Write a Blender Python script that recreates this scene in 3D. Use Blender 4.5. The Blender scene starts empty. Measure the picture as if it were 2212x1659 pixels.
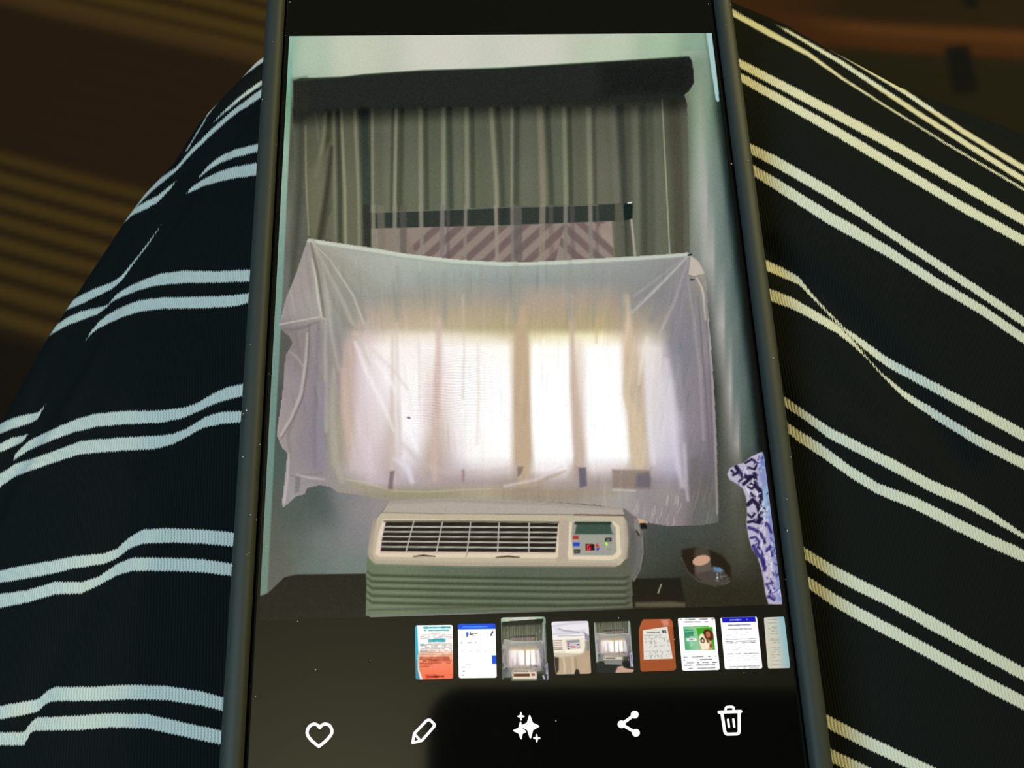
import bpy, bmesh, math, random
import numpy as np
from mathutils import Matrix, Vector

rng = np.random.default_rng(7)
random.seed(7)
S = bpy.context.scene
COL = S.collection
Z0 = 0.70                                  # height of the phone glass above the floor (m)

# ------------------------------------------------------------------ camera
# phone frame: x to the right, y up along the phone, z out of the glass, origin at the middle of the displayed photo
R = np.array([[0.99899998, -0.03323193, 0.02991128],
              [-0.02159152, -0.94439375, -0.32810707],
              [0.03915166, 0.32713312, -0.94416686]])
T = np.array([-3.44844983e-05, -1.39435329e-02, 1.45967357e-01])
FPX = 2063.2
CPOS = -R.T @ T
cam_d = bpy.data.cameras.new('camera')
cam_d.sensor_width = 36.0
cam_d.lens = FPX / 2212 * 36.0
cam_d.clip_start = 0.005
cam_d.clip_end = 50
cam = bpy.data.objects.new('camera', cam_d)
COL.objects.link(cam)
Rb = (np.diag([1, -1, -1]) @ R).T
M = Matrix([list(Rb[i]) + [CPOS[i]] for i in range(3)] + [[0, 0, 0, 1]])
M.translation.z += Z0
cam.matrix_world = M
cam_d.dof.use_dof = True
cam_d.dof.focus_distance = 0.150
cam_d.dof.aperture_fstop = 62
S.camera = cam

# ------------------------------------------------------------------ light, exposure
S.view_settings.view_transform = 'Standard'
S.view_settings.look = 'None'
S.view_settings.exposure = 0.0
S.view_settings.gamma = 1.0
S.view_settings.use_curve_mapping = False
W0 = bpy.data.worlds.new('world')
S.world = W0
W0.use_nodes = True
W0.node_tree.nodes['Background'].inputs[0].default_value = (0.02, 0.02, 0.018, 1)
W0.node_tree.nodes['Background'].inputs[1].default_value = 1.0


def area(name, loc, target, size, power, col):
    l = bpy.data.lights.new(name, 'AREA')
    l.shape = 'DISK'
    l.size = size
    l.energy = power
    l.color = col
    o = bpy.data.objects.new(name, l)
    COL.objects.link(o)
    o.location = (loc[0], loc[1], loc[2] + Z0)
    d = Vector(target) - Vector(loc)
    o.rotation_euler = d.to_track_quat('-Z', 'Y').to_euler()
    return o


area('window_light', (-0.54, -0.30, 0.84), (-0.05, 0, 0), 0.34, 7.6, (0.58, 0.89, 1.0))
area('lamp_light', (0.60, 0.48, 0.48), (0.05, 0.0, 0), 0.16, 6.4, (1.0, 0.84, 0.30))
area('ceiling_wash', (-0.3, -0.5, 1.15), (-0.05, 0.0, 1.75), 0.2, 4.6, (1.0, 0.96, 0.68))  # unseen uplight, added to brighten the ceiling mirrored in the glass


# ------------------------------------------------------------------ helpers
def mat(name, col, rough=0.6, spec=0.4, metal=0.0):
    m = bpy.data.materials.new(name)
    m.use_nodes = True
    b = m.node_tree.nodes['Principled BSDF']
    b.inputs['Base Color'].default_value = (*col, 1)
    b.inputs['Roughness'].default_value = rough
    b.inputs['Specular IOR Level'].default_value = spec
    b.inputs['Metallic'].default_value = metal
    return m


def noise_bump(m, scale, strength, dist=0.0002):
    n = m.node_tree.nodes
    l = m.node_tree.links
    tc = n.new('ShaderNodeTexCoord')
    t = n.new('ShaderNodeTexNoise')
    t.inputs['Scale'].default_value = scale
    t.inputs['Detail'].default_value = 4
    bu = n.new('ShaderNodeBump')
    bu.inputs['Strength'].default_value = strength
    bu.inputs['Distance'].default_value = dist
    l.new(tc.outputs['Object'], t.inputs['Vector'])
    l.new(t.outputs['Fac'], bu.inputs['Height'])
    l.new(bu.outputs['Normal'], n['Principled BSDF'].inputs['Normal'])
    return m


def obj(name, me, m=None, parent=None, **props):
    o = bpy.data.objects.new(name, me)
    COL.objects.link(o)
    if m is not None:
        me.materials.append(m)
    if parent is not None:
        o.parent = parent
    for k, v in props.items():
        o[k] = v
    return o


def empty(name, loc=(0, 0, 0), **props):
    o = bpy.data.objects.new(name, None)
    o.empty_display_size = 0.02
    COL.objects.link(o)
    o.location = loc
    for k, v in props.items():
        o[k] = v
    return o


def quads_mesh(name, V, F, smooth=False):
    """fast mesh from numpy arrays of vertices (n,3) and quads (m,4)"""
    me = bpy.data.meshes.new(name)
    nV, nF = len(V), len(F)
    me.vertices.add(nV)
    me.vertices.foreach_set('co', np.ascontiguousarray(V, np.float32).ravel())
    me.loops.add(nF * 4)
    me.loops.foreach_set('vertex_index', np.ascontiguousarray(F, np.int32).ravel())
    me.polygons.add(nF)
    me.polygons.foreach_set('loop_start', np.arange(0, nF * 4, 4, dtype=np.int32))
    if smooth:
        me.polygons.foreach_set('use_smooth', np.ones(nF, bool))
    me.update(calc_edges=True)
    return me


def grid_faces(nr, nc):
    i = np.arange((nr - 1) * (nc - 1))
    a = (i // (nc - 1)) * nc + i % (nc - 1)
    return np.stack([a, a + 1, a + 1 + nc, a + nc], 1)


def project(V):
    q = V @ R.T + T
    return FPX * q[:, 0] / q[:, 2] + 1106.0, FPX * q[:, 1] / q[:, 2] + 829.5


def back(px, py, z=0.0):
    """points of the plane z seen at the given photograph pixels (the phone frame)"""
    px = np.atleast_1d(np.asarray(px, float))
    py = np.atleast_1d(np.asarray(py, float))
    d = np.stack([(px - 1106.0) / FPX, (py - 829.5) / FPX, np.ones_like(px)], 1) @ R
    s = (z - CPOS[2]) / d[:, 2]
    return CPOS + s[:, None] * d


def box(name, lo, hi, m, parent=None, bevel=0.0, **props):
    bm = bmesh.new()
    bmesh.ops.create_cube(bm, size=1)
    for v in bm.verts:
        v.co = Vector([lo[i] + (v.co[i] + .5) * (hi[i] - lo[i]) for i in range(3)])
    if bevel:
        bmesh.ops.bevel(bm, geom=bm.edges[:], offset=bevel, segments=3, profile=0.5, affect='EDGES')
    me = bpy.data.meshes.new(name)
    bm.to_mesh(me)
    bm.free()
    return obj(name, me, m, parent, **props)


def sst(x, a, b):
    t = np.clip((x - a) / (b - a), 0, 1)
    return t * t * (3 - 2 * t)


# ------------------------------------------------------------------ the room (only its ceiling shows, mirrored in the glass)
M_wall = noise_bump(mat('wall_paint', (0.62, 0.60, 0.52), 0.9, 0.2), 60, 0.2)
M_ceil = noise_bump(mat('ceiling_paint', (0.72, 0.69, 0.56), 0.95, 0.2), 90, 0.3)
M_floor = noise_bump(mat('carpet', (0.05, 0.04, 0.03), 1.0, 0.1), 300, 0.6)
RX, RY, RH = 1.9, 2.1, 2.45
box('floor', (-RX, -RY, -0.1), (RX, RY, 0), M_floor, kind='structure')
box('ceiling', (-RX, -RY, RH), (RX, RY, RH + 0.1), M_ceil, kind='structure')
box('wall_left', (-RX - .1, -RY, 0), (-RX, RY, RH), M_wall, kind='structure')
box('wall_right', (RX, -RY, 0), (RX + .1, RY, RH), M_wall, kind='structure')
box('wall_back', (-RX - .1, RY, 0), (RX + .1, RY + .1, RH), M_wall, kind='structure')
box('wall_front', (-RX - .1, -RY - .1, 0), (RX + .1, -RY, RH), M_wall, kind='structure')

# ------------------------------------------------------------------ bed with its striped cover
ZB = -0.20                                  # top of the bed in the phone frame


def axis(fine, step, lo, hi, coarse):
    a = list(np.arange(fine[0], fine[1], step))
    x = fine[0]
    left = []
    while x > lo:
        x -= coarse
        left.append(max(x, lo))
    x = a[-1]
    right = []
    while x < hi:
        x += coarse
        right.append(min(x, hi))
    return np.array(left[::-1] + a + right)


bed = empty('bed', (0, 0, 0), category='bed',
            label='bed under a dark brown cover with olive and rust stripe bands, beneath the lap')
bx = axis((-0.30, 0.34), 0.0018, -0.95, 0.95, 0.03)
by = axis((-0.12, 0.33), 0.0018, -1.5, 1.5, 0.03)
BX, BY = np.meshgrid(bx, by)
slope = lambda x: 0.225 * x - 0.11 * (np.sqrt(x * x + 0.05 ** 2) - 0.05) - 0.0045 * np.exp(-(x / 0.09) ** 2)
bt = BY + slope(BX) + 0.0012 * np.sin(BX * 31 + BY * 9)
bz = ZB + 0.0022 * np.sin(BX * 17 + 1) * np.cos(BY * 13) + 0.0012 * np.sin(BX * 41 + BY * 23)
dark = np.array([44, 27, 15.])
olive = np.array([66, 49, 20.])
black = np.array([20, 14, 11.])
BC = np.zeros(BX.shape + (3,)) + dark
rib = 0.5 + 0.5 * np.sin(2 * np.pi * bt / 0.0094 + 0.6 * np.sin(bt * 90))
rib = rib ** 0.8


def band(a, b, e=0.003):
    return sst(bt, a - e, a + e) * (1 - sst(bt, b - e, b + e))


lft = 1 - sst(BX, 0.004, 0.008)


def put(m, c):
    global BC
    m = m[..., None]
    BC = BC * (1 - m) + np.asarray(c, float) * m


put(band(0.024, 0.0975) * lft, (56, 39, 17))
put(band(0.024, 0.0975, 0.006) * lft * (rib - .15).clip(0) * 0.9, (84, 62, 26))
put(band(0.024, 0.0975, 0.006) * lft * (0.45 - rib).clip(0) * 1.3, (34, 22, 11))
put(band(0.1715, 0.30) * lft, (62, 44, 18))
put(band(0.173, 0.30, 0.006) * lft * (rib - .15).clip(0) * 0.8, (88, 66, 28))
put(band(0.173, 0.30, 0.006) * lft * (0.45 - rib).clip(0) * 1.3, (42, 28, 12))
put(band(0.166, 0.176, 0.003) * lft * .7, (82, 58, 30))
put(band(-2.0, 0.024, 0.004) * lft, (26, 17, 12))
put(1 - sst(bt, -0.10, -0.05), (36, 24, 14))
rgt = 1 - lft
put(rgt, (32, 25, 16))
put(band(0.2246, 0.243, 0.005) * rgt, (70, 38, 16))
put(band(0.2335, 0.2395, 0.003) * rgt * .8, (88, 52, 27))
put(band(0.243, 0.32, 0.006) * rgt, (38, 26, 15))
put(rgt * (1 - sst(BX, 0.125, 0.165)) * band(0.19, 0.29, 0.01), (60, 32, 14))
put(band(0.165, 0.2246, 0.005) * rgt * sst(BX, 0.13, 0.16), (32, 28, 17))
put(band(0.150, 0.166, 0.006) * rgt * sst(BX, 0.18, 0.21), (56, 29, 13))


def patch(q):
    """one woven dark block of the cover, between four corners on the cloth"""
    P = back([a for a, b in q], [b for a, b in q], ZB)[:, :2]
    x0, x1 = P[:, 0].min(), P[:, 0].max()
    y0, y1 = P[:, 1].min(), P[:, 1].max()
    m = sst(BX, x0 - .002, x0 + .002) * (1 - sst(BX, x1 - .002, x1 + .002)) * sst(BY, y0 - .002, y0 + .002) * (1 - sst(BY, y1 - .002, y1 + .002))
    put(m, (12, 12, 15))


patch([(2063, -30), (2108, 28)])
patch([(2037, 108), (2108, 203)])
V = np.stack([BX.ravel(), BY.ravel(), bz.ravel()], 1)
me = quads_mesh('bedspread', V, grid_faces(*BX.shape), True)
ca = me.color_attributes.new('dye', 'FLOAT_COLOR', 'POINT')
lin = lambda c: np.where(c <= 0.04045, c / 12.92, ((c + 0.055) / 1.055) ** 2.4)
rgba = np.ones((len(V), 4), np.float32)
rgba[:, :3] = lin(BC.reshape(-1, 3) / 255)
ca.data.foreach_set('color', rgba.ravel())
ta = me.attributes.new('rib', 'FLOAT', 'POINT')
ta.data.foreach_set('value', rib.ravel().astype(np.float32))
M_bed = mat('bed_cover_cloth', (0.05, 0.03, 0.02), 0.95, 0.15)
n = M_bed.node_tree.nodes
l = M_bed.node_tree.links
at = n.new('ShaderNodeAttribute')
at.attribute_name = 'dye'
gn = n.new('ShaderNodeVectorMath')
gn.operation = 'SCALE'
BED_GAIN = 0.85
gn.inputs['Scale'].default_value = BED_GAIN
l.new(at.outputs['Color'], gn.inputs[0])
l.new(gn.outputs['Vector'], n['Principled BSDF'].inputs['Base Color'])
bu = n.new('ShaderNodeBump')
bu.inputs['Strength'].default_value = 0.4
bu.inputs['Distance'].default_value = 0.0006
a2 = n.new('ShaderNodeAttribute')
a2.attribute_name = 'rib'
l.new(a2.outputs['Fac'], bu.inputs['Height'])
l.new(bu.outputs['Normal'], n['Principled BSDF'].inputs['Normal'])
o = obj('bedspread', me, M_bed, bed)
o.location.z = Z0
M_side = noise_bump(mat('mattress_ticking', (0.06, 0.04, 0.025), 0.95, 0.1), 200, 0.4)
box('mattress', (-0.94, -1.49, 0.22), (0.94, 1.49, Z0 + ZB - 0.008), M_side, bed, bevel=0.02)
box('bed_base', (-0.90, -1.45, 0.0), (0.90, 1.45, 0.22), M_side, bed, bevel=0.01)

# ------------------------------------------------------------------ the lap: one ribbed garment over the raised thighs
ZT = -0.0125                                # cloth under the phone
gx = np.concatenate([np.arange(-0.17, -0.112, 0.0014), np.arange(-0.112, -0.0362, 0.00042),
                     np.arange(-0.0362, 0.0362, 0.0013), np.arange(0.0362, 0.132, 0.00042),
                     np.arange(0.132, 0.22, 0.0014)])
gy = np.concatenate([np.arange(-0.30, -0.082, 0.0010), np.arange(-0.082, 0.098, 0.00042), np.arange(0.098, 0.26, 0.004)])
GX, GY = np.meshgrid(gx, gy)

# outline of the lap as it lies on the bed, in metres
sil_px = [(-60, 1010), (0, 921), (107, 726), (139, 677), (240, 525), (285, 456), (323, 405), (389, 335), (449, 240), (563, 120)]
sil_px2 = [(1500, -48), (1590, -4), (1700, 42), (1777, 87), (1838, 119), (1950, 180), (2095, 232), (2212, 277), (2330, 330)]
zs = -0.034
A = back([p[0] for p in sil_px], [p[1] for p in sil_px], zs)[:, :2]
B = back([p[0] for p in sil_px2], [p[1] for p in sil_px2], zs)[:, :2]
INS = 0.0042


def inset(P, d):
    t = np.gradient(P, axis=0)
    t /= np.linalg.norm(t, axis=1)[:, None]
    nrm = np.stack([t[:, 1], -t[:, 0]], 1)
    return P + nrm * d


A = inset(A, INS)
B = inset(B, INS)
OUT = [(-0.125, -0.30), (-0.113, -0.16), (-0.099, -0.07)] + [tuple(p) for p in A]
OUT += [(-0.030, 0.083), (0.0, 0.100), (0.024, 0.094)]
OUT += [tuple(p) for p in B] + [(0.145, -0.01), (0.165, -0.10), (0.18, -0.30)]
OUT = np.array(OUT)


def sdist(X, Y, P):
    """signed distance to a closed outline, positive inside"""
    d = np.full(X.shape, 1e9)
    ins = np.zeros(X.shape, bool)
    m = len(P)
    for i in range(m):
        x0, y0 = P[i]
        x1, y1 = P[(i + 1) % m]
        dx, dy = x1 - x0, y1 - y0
        tt = np.clip(((X - x0) * dx + (Y - y0) * dy) / (dx * dx + dy * dy), 0, 1)
        d = np.minimum(d, (X - x0 - tt * dx) ** 2 + (Y - y0 - tt * dy) ** 2)
        if y0 != y1:
            c = ((y0 > Y) != (y1 > Y)) & (X < dx * (Y - y0) / dy + x0)
            ins ^= c
    d = np.sqrt(d)
    return np.where(ins, d, -d)


D = sdist(GX, GY, OUT)
zin = -0.034 + (0.034 + ZT) * (1 - np.clip(1 - D / 0.05, 0, 1) ** 2.2)
bw, dep = 0.030, -ZB - 0.034 + 0.006
th = np.clip(-D / bw, 0, 1)
zout = -0.034 - dep * (1 - np.sqrt(np.clip(1 - th * th, 0, 1)))
H = np.where(D > 0, zin, zout)
# the cloth gathers into soft folds; one long crease runs up the left side
cre_px = [(-60, 1130), (28, 990), (57, 940), (95, 880), (196, 718), (236, 655), (300, 555), (392, 424), (440, 370), (480, 300), (540, 200)]
CR = back([p[0] for p in cre_px], [p[1] for p in cre_px], -0.022)[:, :2]


def line_d(X, Y, P):
    """signed distance to an open line, positive on its right-hand side in the photo"""
    d = np.full(X.shape, 1e9)
    sg = np.zeros(X.shape)
    for i in range(len(P) - 1):
        x0, y0 = P[i]
        x1, y1 = P[i + 1]
        dx, dy = x1 - x0, y1 - y0
        tt = np.clip(((X - x0) * dx + (Y - y0) * dy) / (dx * dx + dy * dy), 0, 1)
        q = np.hypot(X - x0 - tt * dx, Y - y0 - tt * dy)
        s = dy * (X - x0) - dx * (Y - y0)
        sg = np.where(q < d, np.sign(s), sg)
        d = np.minimum(d, q)
    return d * sg


cd = line_d(GX, GY, CR)
fade = sst(D, 0.0, 0.006)
H += fade * (-0.0022 * (1 - sst(cd, -0.0022, 0.0008)) * np.exp(-np.clip(-cd, 0, 1) / 0.02))
H += fade * 0.0007 * np.exp(-(cd - 0.002) ** 2 / 0.0022 ** 2)


def ridge(pts, h, w):
    global H
    P = back([p[0] for p in pts], [p[1] for p in pts], -0.016)[:, :2]
    d = line_d(GX, GY, P)
    dd = np.abs(d)
    H += fade * h * np.exp(-(dd / w) ** 2)


ridge([(520, 790), (440, 868), (390, 910), (300, 1000)], -0.0010, 0.0028)
ridge([(300, 1130), (262, 1190), (225, 1255), (120, 1400), (60, 1530)], -0.0012, 0.0030)
ridge([(350, 1150), (310, 1240), (240, 1400)], 0.0006, 0.0035)
ridge([(1640, 560), (1760, 650), (1870, 755), (1960, 870), (2060, 1010)], -0.0014, 0.0032)
ridge([(1640, 800), (1750, 900), (1900, 1010)], 0.0007, 0.004)
# it flattens where the phone lies
flat = sst(0.047 - np.abs(GX), 0.0, 0.006) * sst(0.082 - np.abs(GY), 0, 0.006)
H = H * (1 - flat) + np.minimum(H, ZT - 0.0003) * flat
H = np.maximum(H, ZB + 0.006)

# the knitted-in white stripes: (x, y, half height) along each, as dyed rows of the cloth
LEFT = [
 [(400, 330, 2), (440, 264, 2), (449, 247, 2), (500, 180, 3), (557, 136, 5), (572, 126, 5)],
 [(430, 297, -6), (475, 250, 2), (522, 209, 4), (575, 172, 5)],
 [(230, 508, 6), (323, 411, 6), (348, 390, 6), (380, 366, 4), (411, 330, 5), (459, 283, 6), (506, 242, 6), (535, 222, 7), (575, 193, 9)],
 [(220, 520, 5), (285, 459, 6), (316, 443, 8), (340, 430, 7), (358, 414, 5), (376, 396, 2), (392, 378, -6)],
 [(420, 392, -6), (433, 380, 2), (452, 361, 5), (475, 345, 7), (506, 332, 8), (560, 318, 8), (585, 314, 8)],
 [(80, 715, 6), (135, 670, 5), (146, 662, 6), (170, 650, 9), (200, 635, 9), (240, 618, 7), (263, 601, 5), (290, 565, 2.5), (316, 532, 1.8), (340, 498, 1), (370, 455, -6), (392, 427, -6), (411, 411, 4), (437, 396, 7), (468, 383, 10), (506, 373, 12), (554, 365, 13), (585, 360, 13)],
 [(50, 770, 6), (100, 724, 5), (117, 712, 6), (142, 696, 8), (175, 682, 9), (210, 672, 7), (231, 662, 2), (240, 655, -6)],
 [(228, 662, -6), (236, 655, 1), (253, 640, 5), (278, 627, 8), (310, 614, 9), (348, 603, 12), (396, 598, 13), (475, 598, 12), (538, 595, 12), (580, 592, 12)],
 [(-60, 945, 10), (0, 926, 10), (32, 913, 11), (63, 905, 10), (82, 898, 7), (91, 885, 2), (120, 840, -6), (160, 775, -6), (190, 728, 1), (198, 717, 3), (215, 701, 7), (237, 687, 10), (269, 672, 11), (301, 661, 12), (348, 655, 12), (443, 653, 12), (506, 650, 12), (535, 644, 10), (580, 634, 10)],
 [(-60, 985, 9), (0, 968, 9), (25, 956, 10), (47, 949, 7), (58, 941, 2), (66, 930, -6)],
 [(22, 1003, -6), (28, 994, 1), (35, 984, 6), (63, 962, 10), (111, 940, 11), (158, 921, 13), (206, 908, 14), (269, 902, 14), (348, 900, 13), (396, 892, 11), (427, 880, 9), (456, 864, 11), (487, 851, 13), (522, 843, 13), (570, 838, 13)],
 [(-60, 1075, 14), (0, 1038, 14), (32, 1016, 13), (79, 1000, 12), (127, 983, 12), (174, 967, 14), (253, 960, 14), (332, 956, 14), (373, 949, 11), (405, 934, 9), (440, 913, 10), (475, 903, 13), (519, 900, 12), (570, 898, 12)],
 [(-60, 1262, 13), (0, 1246, 13), (40, 1238, 14), (99, 1228, 14), (159, 1215, 13), (223, 1207, 11), (254, 1195, 10), (282, 1171, 12), (310, 1159, 15), (358, 1157, 15), (437, 1159, 15), (501, 1165, 15), (560, 1170, 15)],
 [(-60, 1312, 15), (0, 1298, 15), (60, 1288, 13), (119, 1270, 13), (175, 1270, 12), (215, 1254, 9), (254, 1230, 12), (286, 1219, 14), (358, 1219, 14), (437, 1222, 14), (497, 1230, 13), (560, 1238, 13)],
 [(-60, 1550, 14), (0, 1540, 14), (40, 1532, 14), (83, 1524, 13), (99, 1507, 12), (119, 1499, 15), (199, 1499, 15), (278, 1495, 15), (358, 1497, 15), (437, 1509, 15), (477, 1520, 14), (560, 1538, 14)],
 [(-60, 1602, 14), (0, 1596, 14), (52, 1596, 14), (66, 1572, 10), (79, 1564, 14), (159, 1562, 15), (238, 1556, 15), (318, 1558, 15), (397, 1576, 15), (471, 1592, 15), (560, 1612, 15)],
 [(-90, 1860, 15), (600, 1880, 15)], [(-90, 1925, 15), (600, 1945, 15)],
]
RIGHT = [
 [(2060, 212, 1), (2095, 226, 2.5), (2208, 274, 3), (2300, 315, 3)],
 [(1560, -14, 3), (1590, 0, 3), (1706, 42, 3), (1767, 87, 4), (1838, 129, 4), (1950, 196, 5), (2079, 283, 6), (2212, 364, 7), (2300, 420, 7)],
 [(1650, 40, -6), (1700, 66, 3), (1822, 138, 5), (1983, 245, 6), (2212, 389, 7), (2300, 446, 7)],
 [(1540, 6, 7), (1580, 26, 7), (1661, 71, 7), (1745, 116, 5), (1822, 171, 3), (1902, 222, 2), (2047, 312, 2), (2212, 409, 2.5), (2300, 463, 2)],
 [(1560, 116, 8), (1600, 138, 9), (1680, 180, 10), (1790, 238, 11), (1951, 325, 11), (2079, 399, 11), (2212, 476, 11), (2300, 526, 11)],
 [(1560, 144, 8), (1600, 167, 9), (1680, 212, 10), (1790, 274, 11), (1951, 370, 11), (2079, 447, 11), (2212, 520, 11), (2300, 566, 11)],
 [(1580, 300, 10), (1619, 320, 10), (1674, 348, 12), (1790, 415, 13), (1870, 467, 11), (1902, 489, 10), (1960, 528, 10), (2015, 564, 10), (2111, 627, 10), (2212, 695, 10), (2300, 752, 10)],
 [(1580, 344, 10), (1625, 367, 11), (1674, 396, 13), (1790, 470, 14), (1828, 491, 14), (1910, 538, 12), (2031, 616, 11), (2128, 674, 11), (2212, 732, 11), (2300, 790, 11)],
 [(1610, 552, 11), (1651, 571, 11), (1693, 590, 10), (1725, 606, 8), (1757, 642, 4), (1790, 677, 3), (1822, 709, 3.5), (1870, 748, 9), (1918, 783, 10), (2015, 835, 11), (2111, 886, 12), (2212, 941, 13), (2300, 990, 13)],
 [(1610, 618, 13), (1658, 635, 13), (1709, 654, 12), (1757, 680, 11), (1806, 709, 9), (1838, 737, 6), (1870, 770, 2.5), (1902, 806, 2.5), (1951, 851, 7), (2015, 892, 10), (2111, 951, 11), (2212, 1002, 12), (2300, 1048, 12)],
 [(1640, 828, 10), (1690, 864, 10), (1741, 899, 10), (1790, 934, 12), (1854, 967, 12), (1935, 1008, 13), (2016, 1052, 13), (2076, 1078, 13), (2136, 1111, 10), (2212, 1159, 5), (2300, 1210, 4)],
 [(1650, 890, 10), (1700, 922, 10), (1725, 942, 12), (1774, 973, 13), (1838, 1020, 12), (1897, 1056, 12), (1977, 1087, 13), (2056, 1127, 14), (2136, 1167, 14), (2212, 1201, 13), (2300, 1240, 13)],
 [(1690, 1160, 12), (1738, 1195, 12), (1798, 1234, 14), (1858, 1266, 14), (1917, 1294, 14), (1997, 1338, 15), (2096, 1393, 14), (2212, 1457, 14), (2300, 1505, 14)],
 [(1700, 1224, 12), (1746, 1258, 12), (1798, 1294, 14), (1858, 1328, 14), (1937, 1370, 14), (2016, 1413, 14), (2116, 1469, 15), (2212, 1519, 15), (2300, 1565, 15)],
 [(1740, 1530, 14), (1790, 1560, 14), (1858, 1596, 14), (1917, 1624, 14), (1997, 1662, 14), (2100, 1712, 14), (2212, 1765, 14)],
 [(1750, 1606, 14), (1798, 1634, 14), (1858, 1662, 14), (1950, 1706, 14), (2212, 1840, 14)],
 [(1780, 1890, 15), (2300, 2150, 15)], [(1780, 1960, 15), (2300, 2220, 15)],
]
V = np.stack([GX.ravel(), GY.ravel(), H.ravel()], 1)
PX, PY = project(V)
G = np.full(len(V), -8.0)
for side, lst in ((0, LEFT), (1, RIGHT)):
    sel = (V[:, 0] < 0) if side == 0 else (V[:, 0] >= 0)
    xs, ys = PX[sel], PY[sel]
    g = np.full(xs.shape, -8.0)
    for st in lst:
        st = np.array(st)
        yc = np.interp(xs, st[:, 0], st[:, 1])
        hh = np.interp(xs, st[:, 0], st[:, 2])
        # a row that does not run out into a fold goes on beyond the last point
        for e, k, out in ((0, 1, xs < st[0, 0]), (-1, -2, xs > st[-1, 0])):
            if st[e, 2] > 3:
                sl = np.clip((st[e, 1] - st[k, 1]) / (st[e, 0] - st[k, 0]), -1, 1)
                yc = np.where(out, st[e, 1] + sl * (xs - st[e, 0]), yc)
            else:
                hh = np.where(out, -8, hh)
        g = np.maximum(g, hh - np.abs(ys - yc))
    G[sel] = g
# nearer the hips the pairs of rows follow on at the same spacing
wy = V[:, 1] + 0.62 * np.clip(V[:, 0] - 0.02, 0, None) + 0.10 * np.clip(V[:, 0] + 0.02, None, 0)
ph = np.mod(wy + 0.0757, 0.0235)
G2 = np.maximum(1.0 - np.abs(ph - 0.0043) * 1000, 1.0 - np.abs(ph) * 1000) * 14
lowr = V[:, 1] < np.where(V[:, 0] < 0, -0.0722, -0.0800)
G = np.where(lowr, np.clip(G2, -8, 14), G)
GF = grid_faces(*GX.shape)
GF = GF[(D.ravel()[GF] > -0.0292).all(1)]
used, inv = np.unique(GF, return_inverse=True)
me = quads_mesh('striped_garment', V[used], inv.reshape(GF.shape), True)
ga = me.attributes.new('stripe', 'FLOAT', 'POINT')
ga.data.foreach_set('value', G[used].astype(np.float32))
M_knit = mat('striped_knit', (0.01, 0.012, 0.014), 1.0, 0.03)
n = M_knit.node_tree.nodes
l = M_knit.node_tree.links


def math_node(nodes, links, op, a, b=None):
    m = nodes.new('ShaderNodeMath')
    m.operation = op
    for i, v in enumerate((a, b)):
        if v is None:
            continue
        if isinstance(v, (int, float)):
            m.inputs[i].default_value = v
        else:
            links.new(v, m.inputs[i])
    return m.outputs[0]


tc = n.new('ShaderNodeTexCoord')
sep = n.new('ShaderNodeSeparateXYZ')
l.new(tc.outputs['Object'], sep.inputs[0])
at = n.new('ShaderNodeAttribute')
at.attribute_name = 'stripe'
mk = lambda op, a, b=None: math_node(n, l, op, a, b)
lean = mk('MULTIPLY', sep.outputs['Y'], 0.05)
wx = mk('ADD', sep.outputs['X'], lean)
wale = mk('FRACT', mk('MULTIPLY', wx, 1 / 0.00047))
saw = mk('MULTIPLY', mk('SUBTRACT', mk('ABSOLUTE', mk('SUBTRACT', wale, 0.5)), 0.25), 7.0)
nz = n.new('ShaderNodeTexNoise')
nz.inputs['Scale'].default_value = 900
nz.inputs['Detail'].default_value = 2
l.new(tc.outputs['Object'], nz.inputs['Vector'])
fz = mk('MULTIPLY', mk('SUBTRACT', nz.outputs['Fac'], 0.5), 4.0)
g0 = mk('ADD', mk('ADD', at.outputs['Fac'], saw), fz)
fac = n.new('ShaderNodeMapRange')
fac.inputs['From Min'].default_value = -1.6
fac.inputs['From Max'].default_value = 1.6
l.new(g0, fac.inputs['Value'])
# rows of little loops along each wale
row = mk('FRACT', mk('ADD', mk('MULTIPLY', sep.outputs['Y'], 1 / 0.00040), mk('MULTIPLY', mk('ABSOLUTE', mk('SUBTRACT', wale, 0.5)), 1.6)))
ht = mk('ADD', mk('SINE', mk('MULTIPLY', wale, math.pi)), mk('MULTIPLY', mk('SINE', mk('MULTIPLY', row, math.pi)), 0.5))
tone = n.new('ShaderNodeMapRange')
tone.inputs['From Min'].default_value = 0.1
tone.inputs['From Max'].default_value = 1.2
tone.inputs['To Min'].default_value = 0.72
tone.inputs['To Max'].default_value = 1.0
l.new(ht, tone.inputs['Value'])
mx = n.new('ShaderNodeMix')
mx.data_type = 'RGBA'
mx.inputs[6].default_value = (0.0100, 0.0122, 0.0138, 1)
mx.inputs[7].default_value = (0.76, 0.77, 0.76, 1)
l.new(fac.outputs[0], mx.inputs[0])
tn = n.new('ShaderNodeVectorMath')
tn.operation = 'SCALE'
l.new(mx.outputs[2], tn.inputs[0])
l.new(tone.outputs[0], tn.inputs['Scale'])
l.new(tn.outputs['Vector'], n['Principled BSDF'].inputs['Base Color'])
bu = n.new('ShaderNodeBump')
bu.inputs['Strength'].default_value = 0.5
bu.inputs['Distance'].default_value = 0.00015
l.new(ht, bu.inputs['Height'])
l.new(bu.outputs['Normal'], n['Principled BSDF'].inputs['Normal'])
person = empty('person', (0, 0, 0), category='person',
               label='person seen from above, lap in a black ribbed garment with paired white stripes')
o = obj('striped_garment', me, M_knit, person)
o.location.z = Z0
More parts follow.
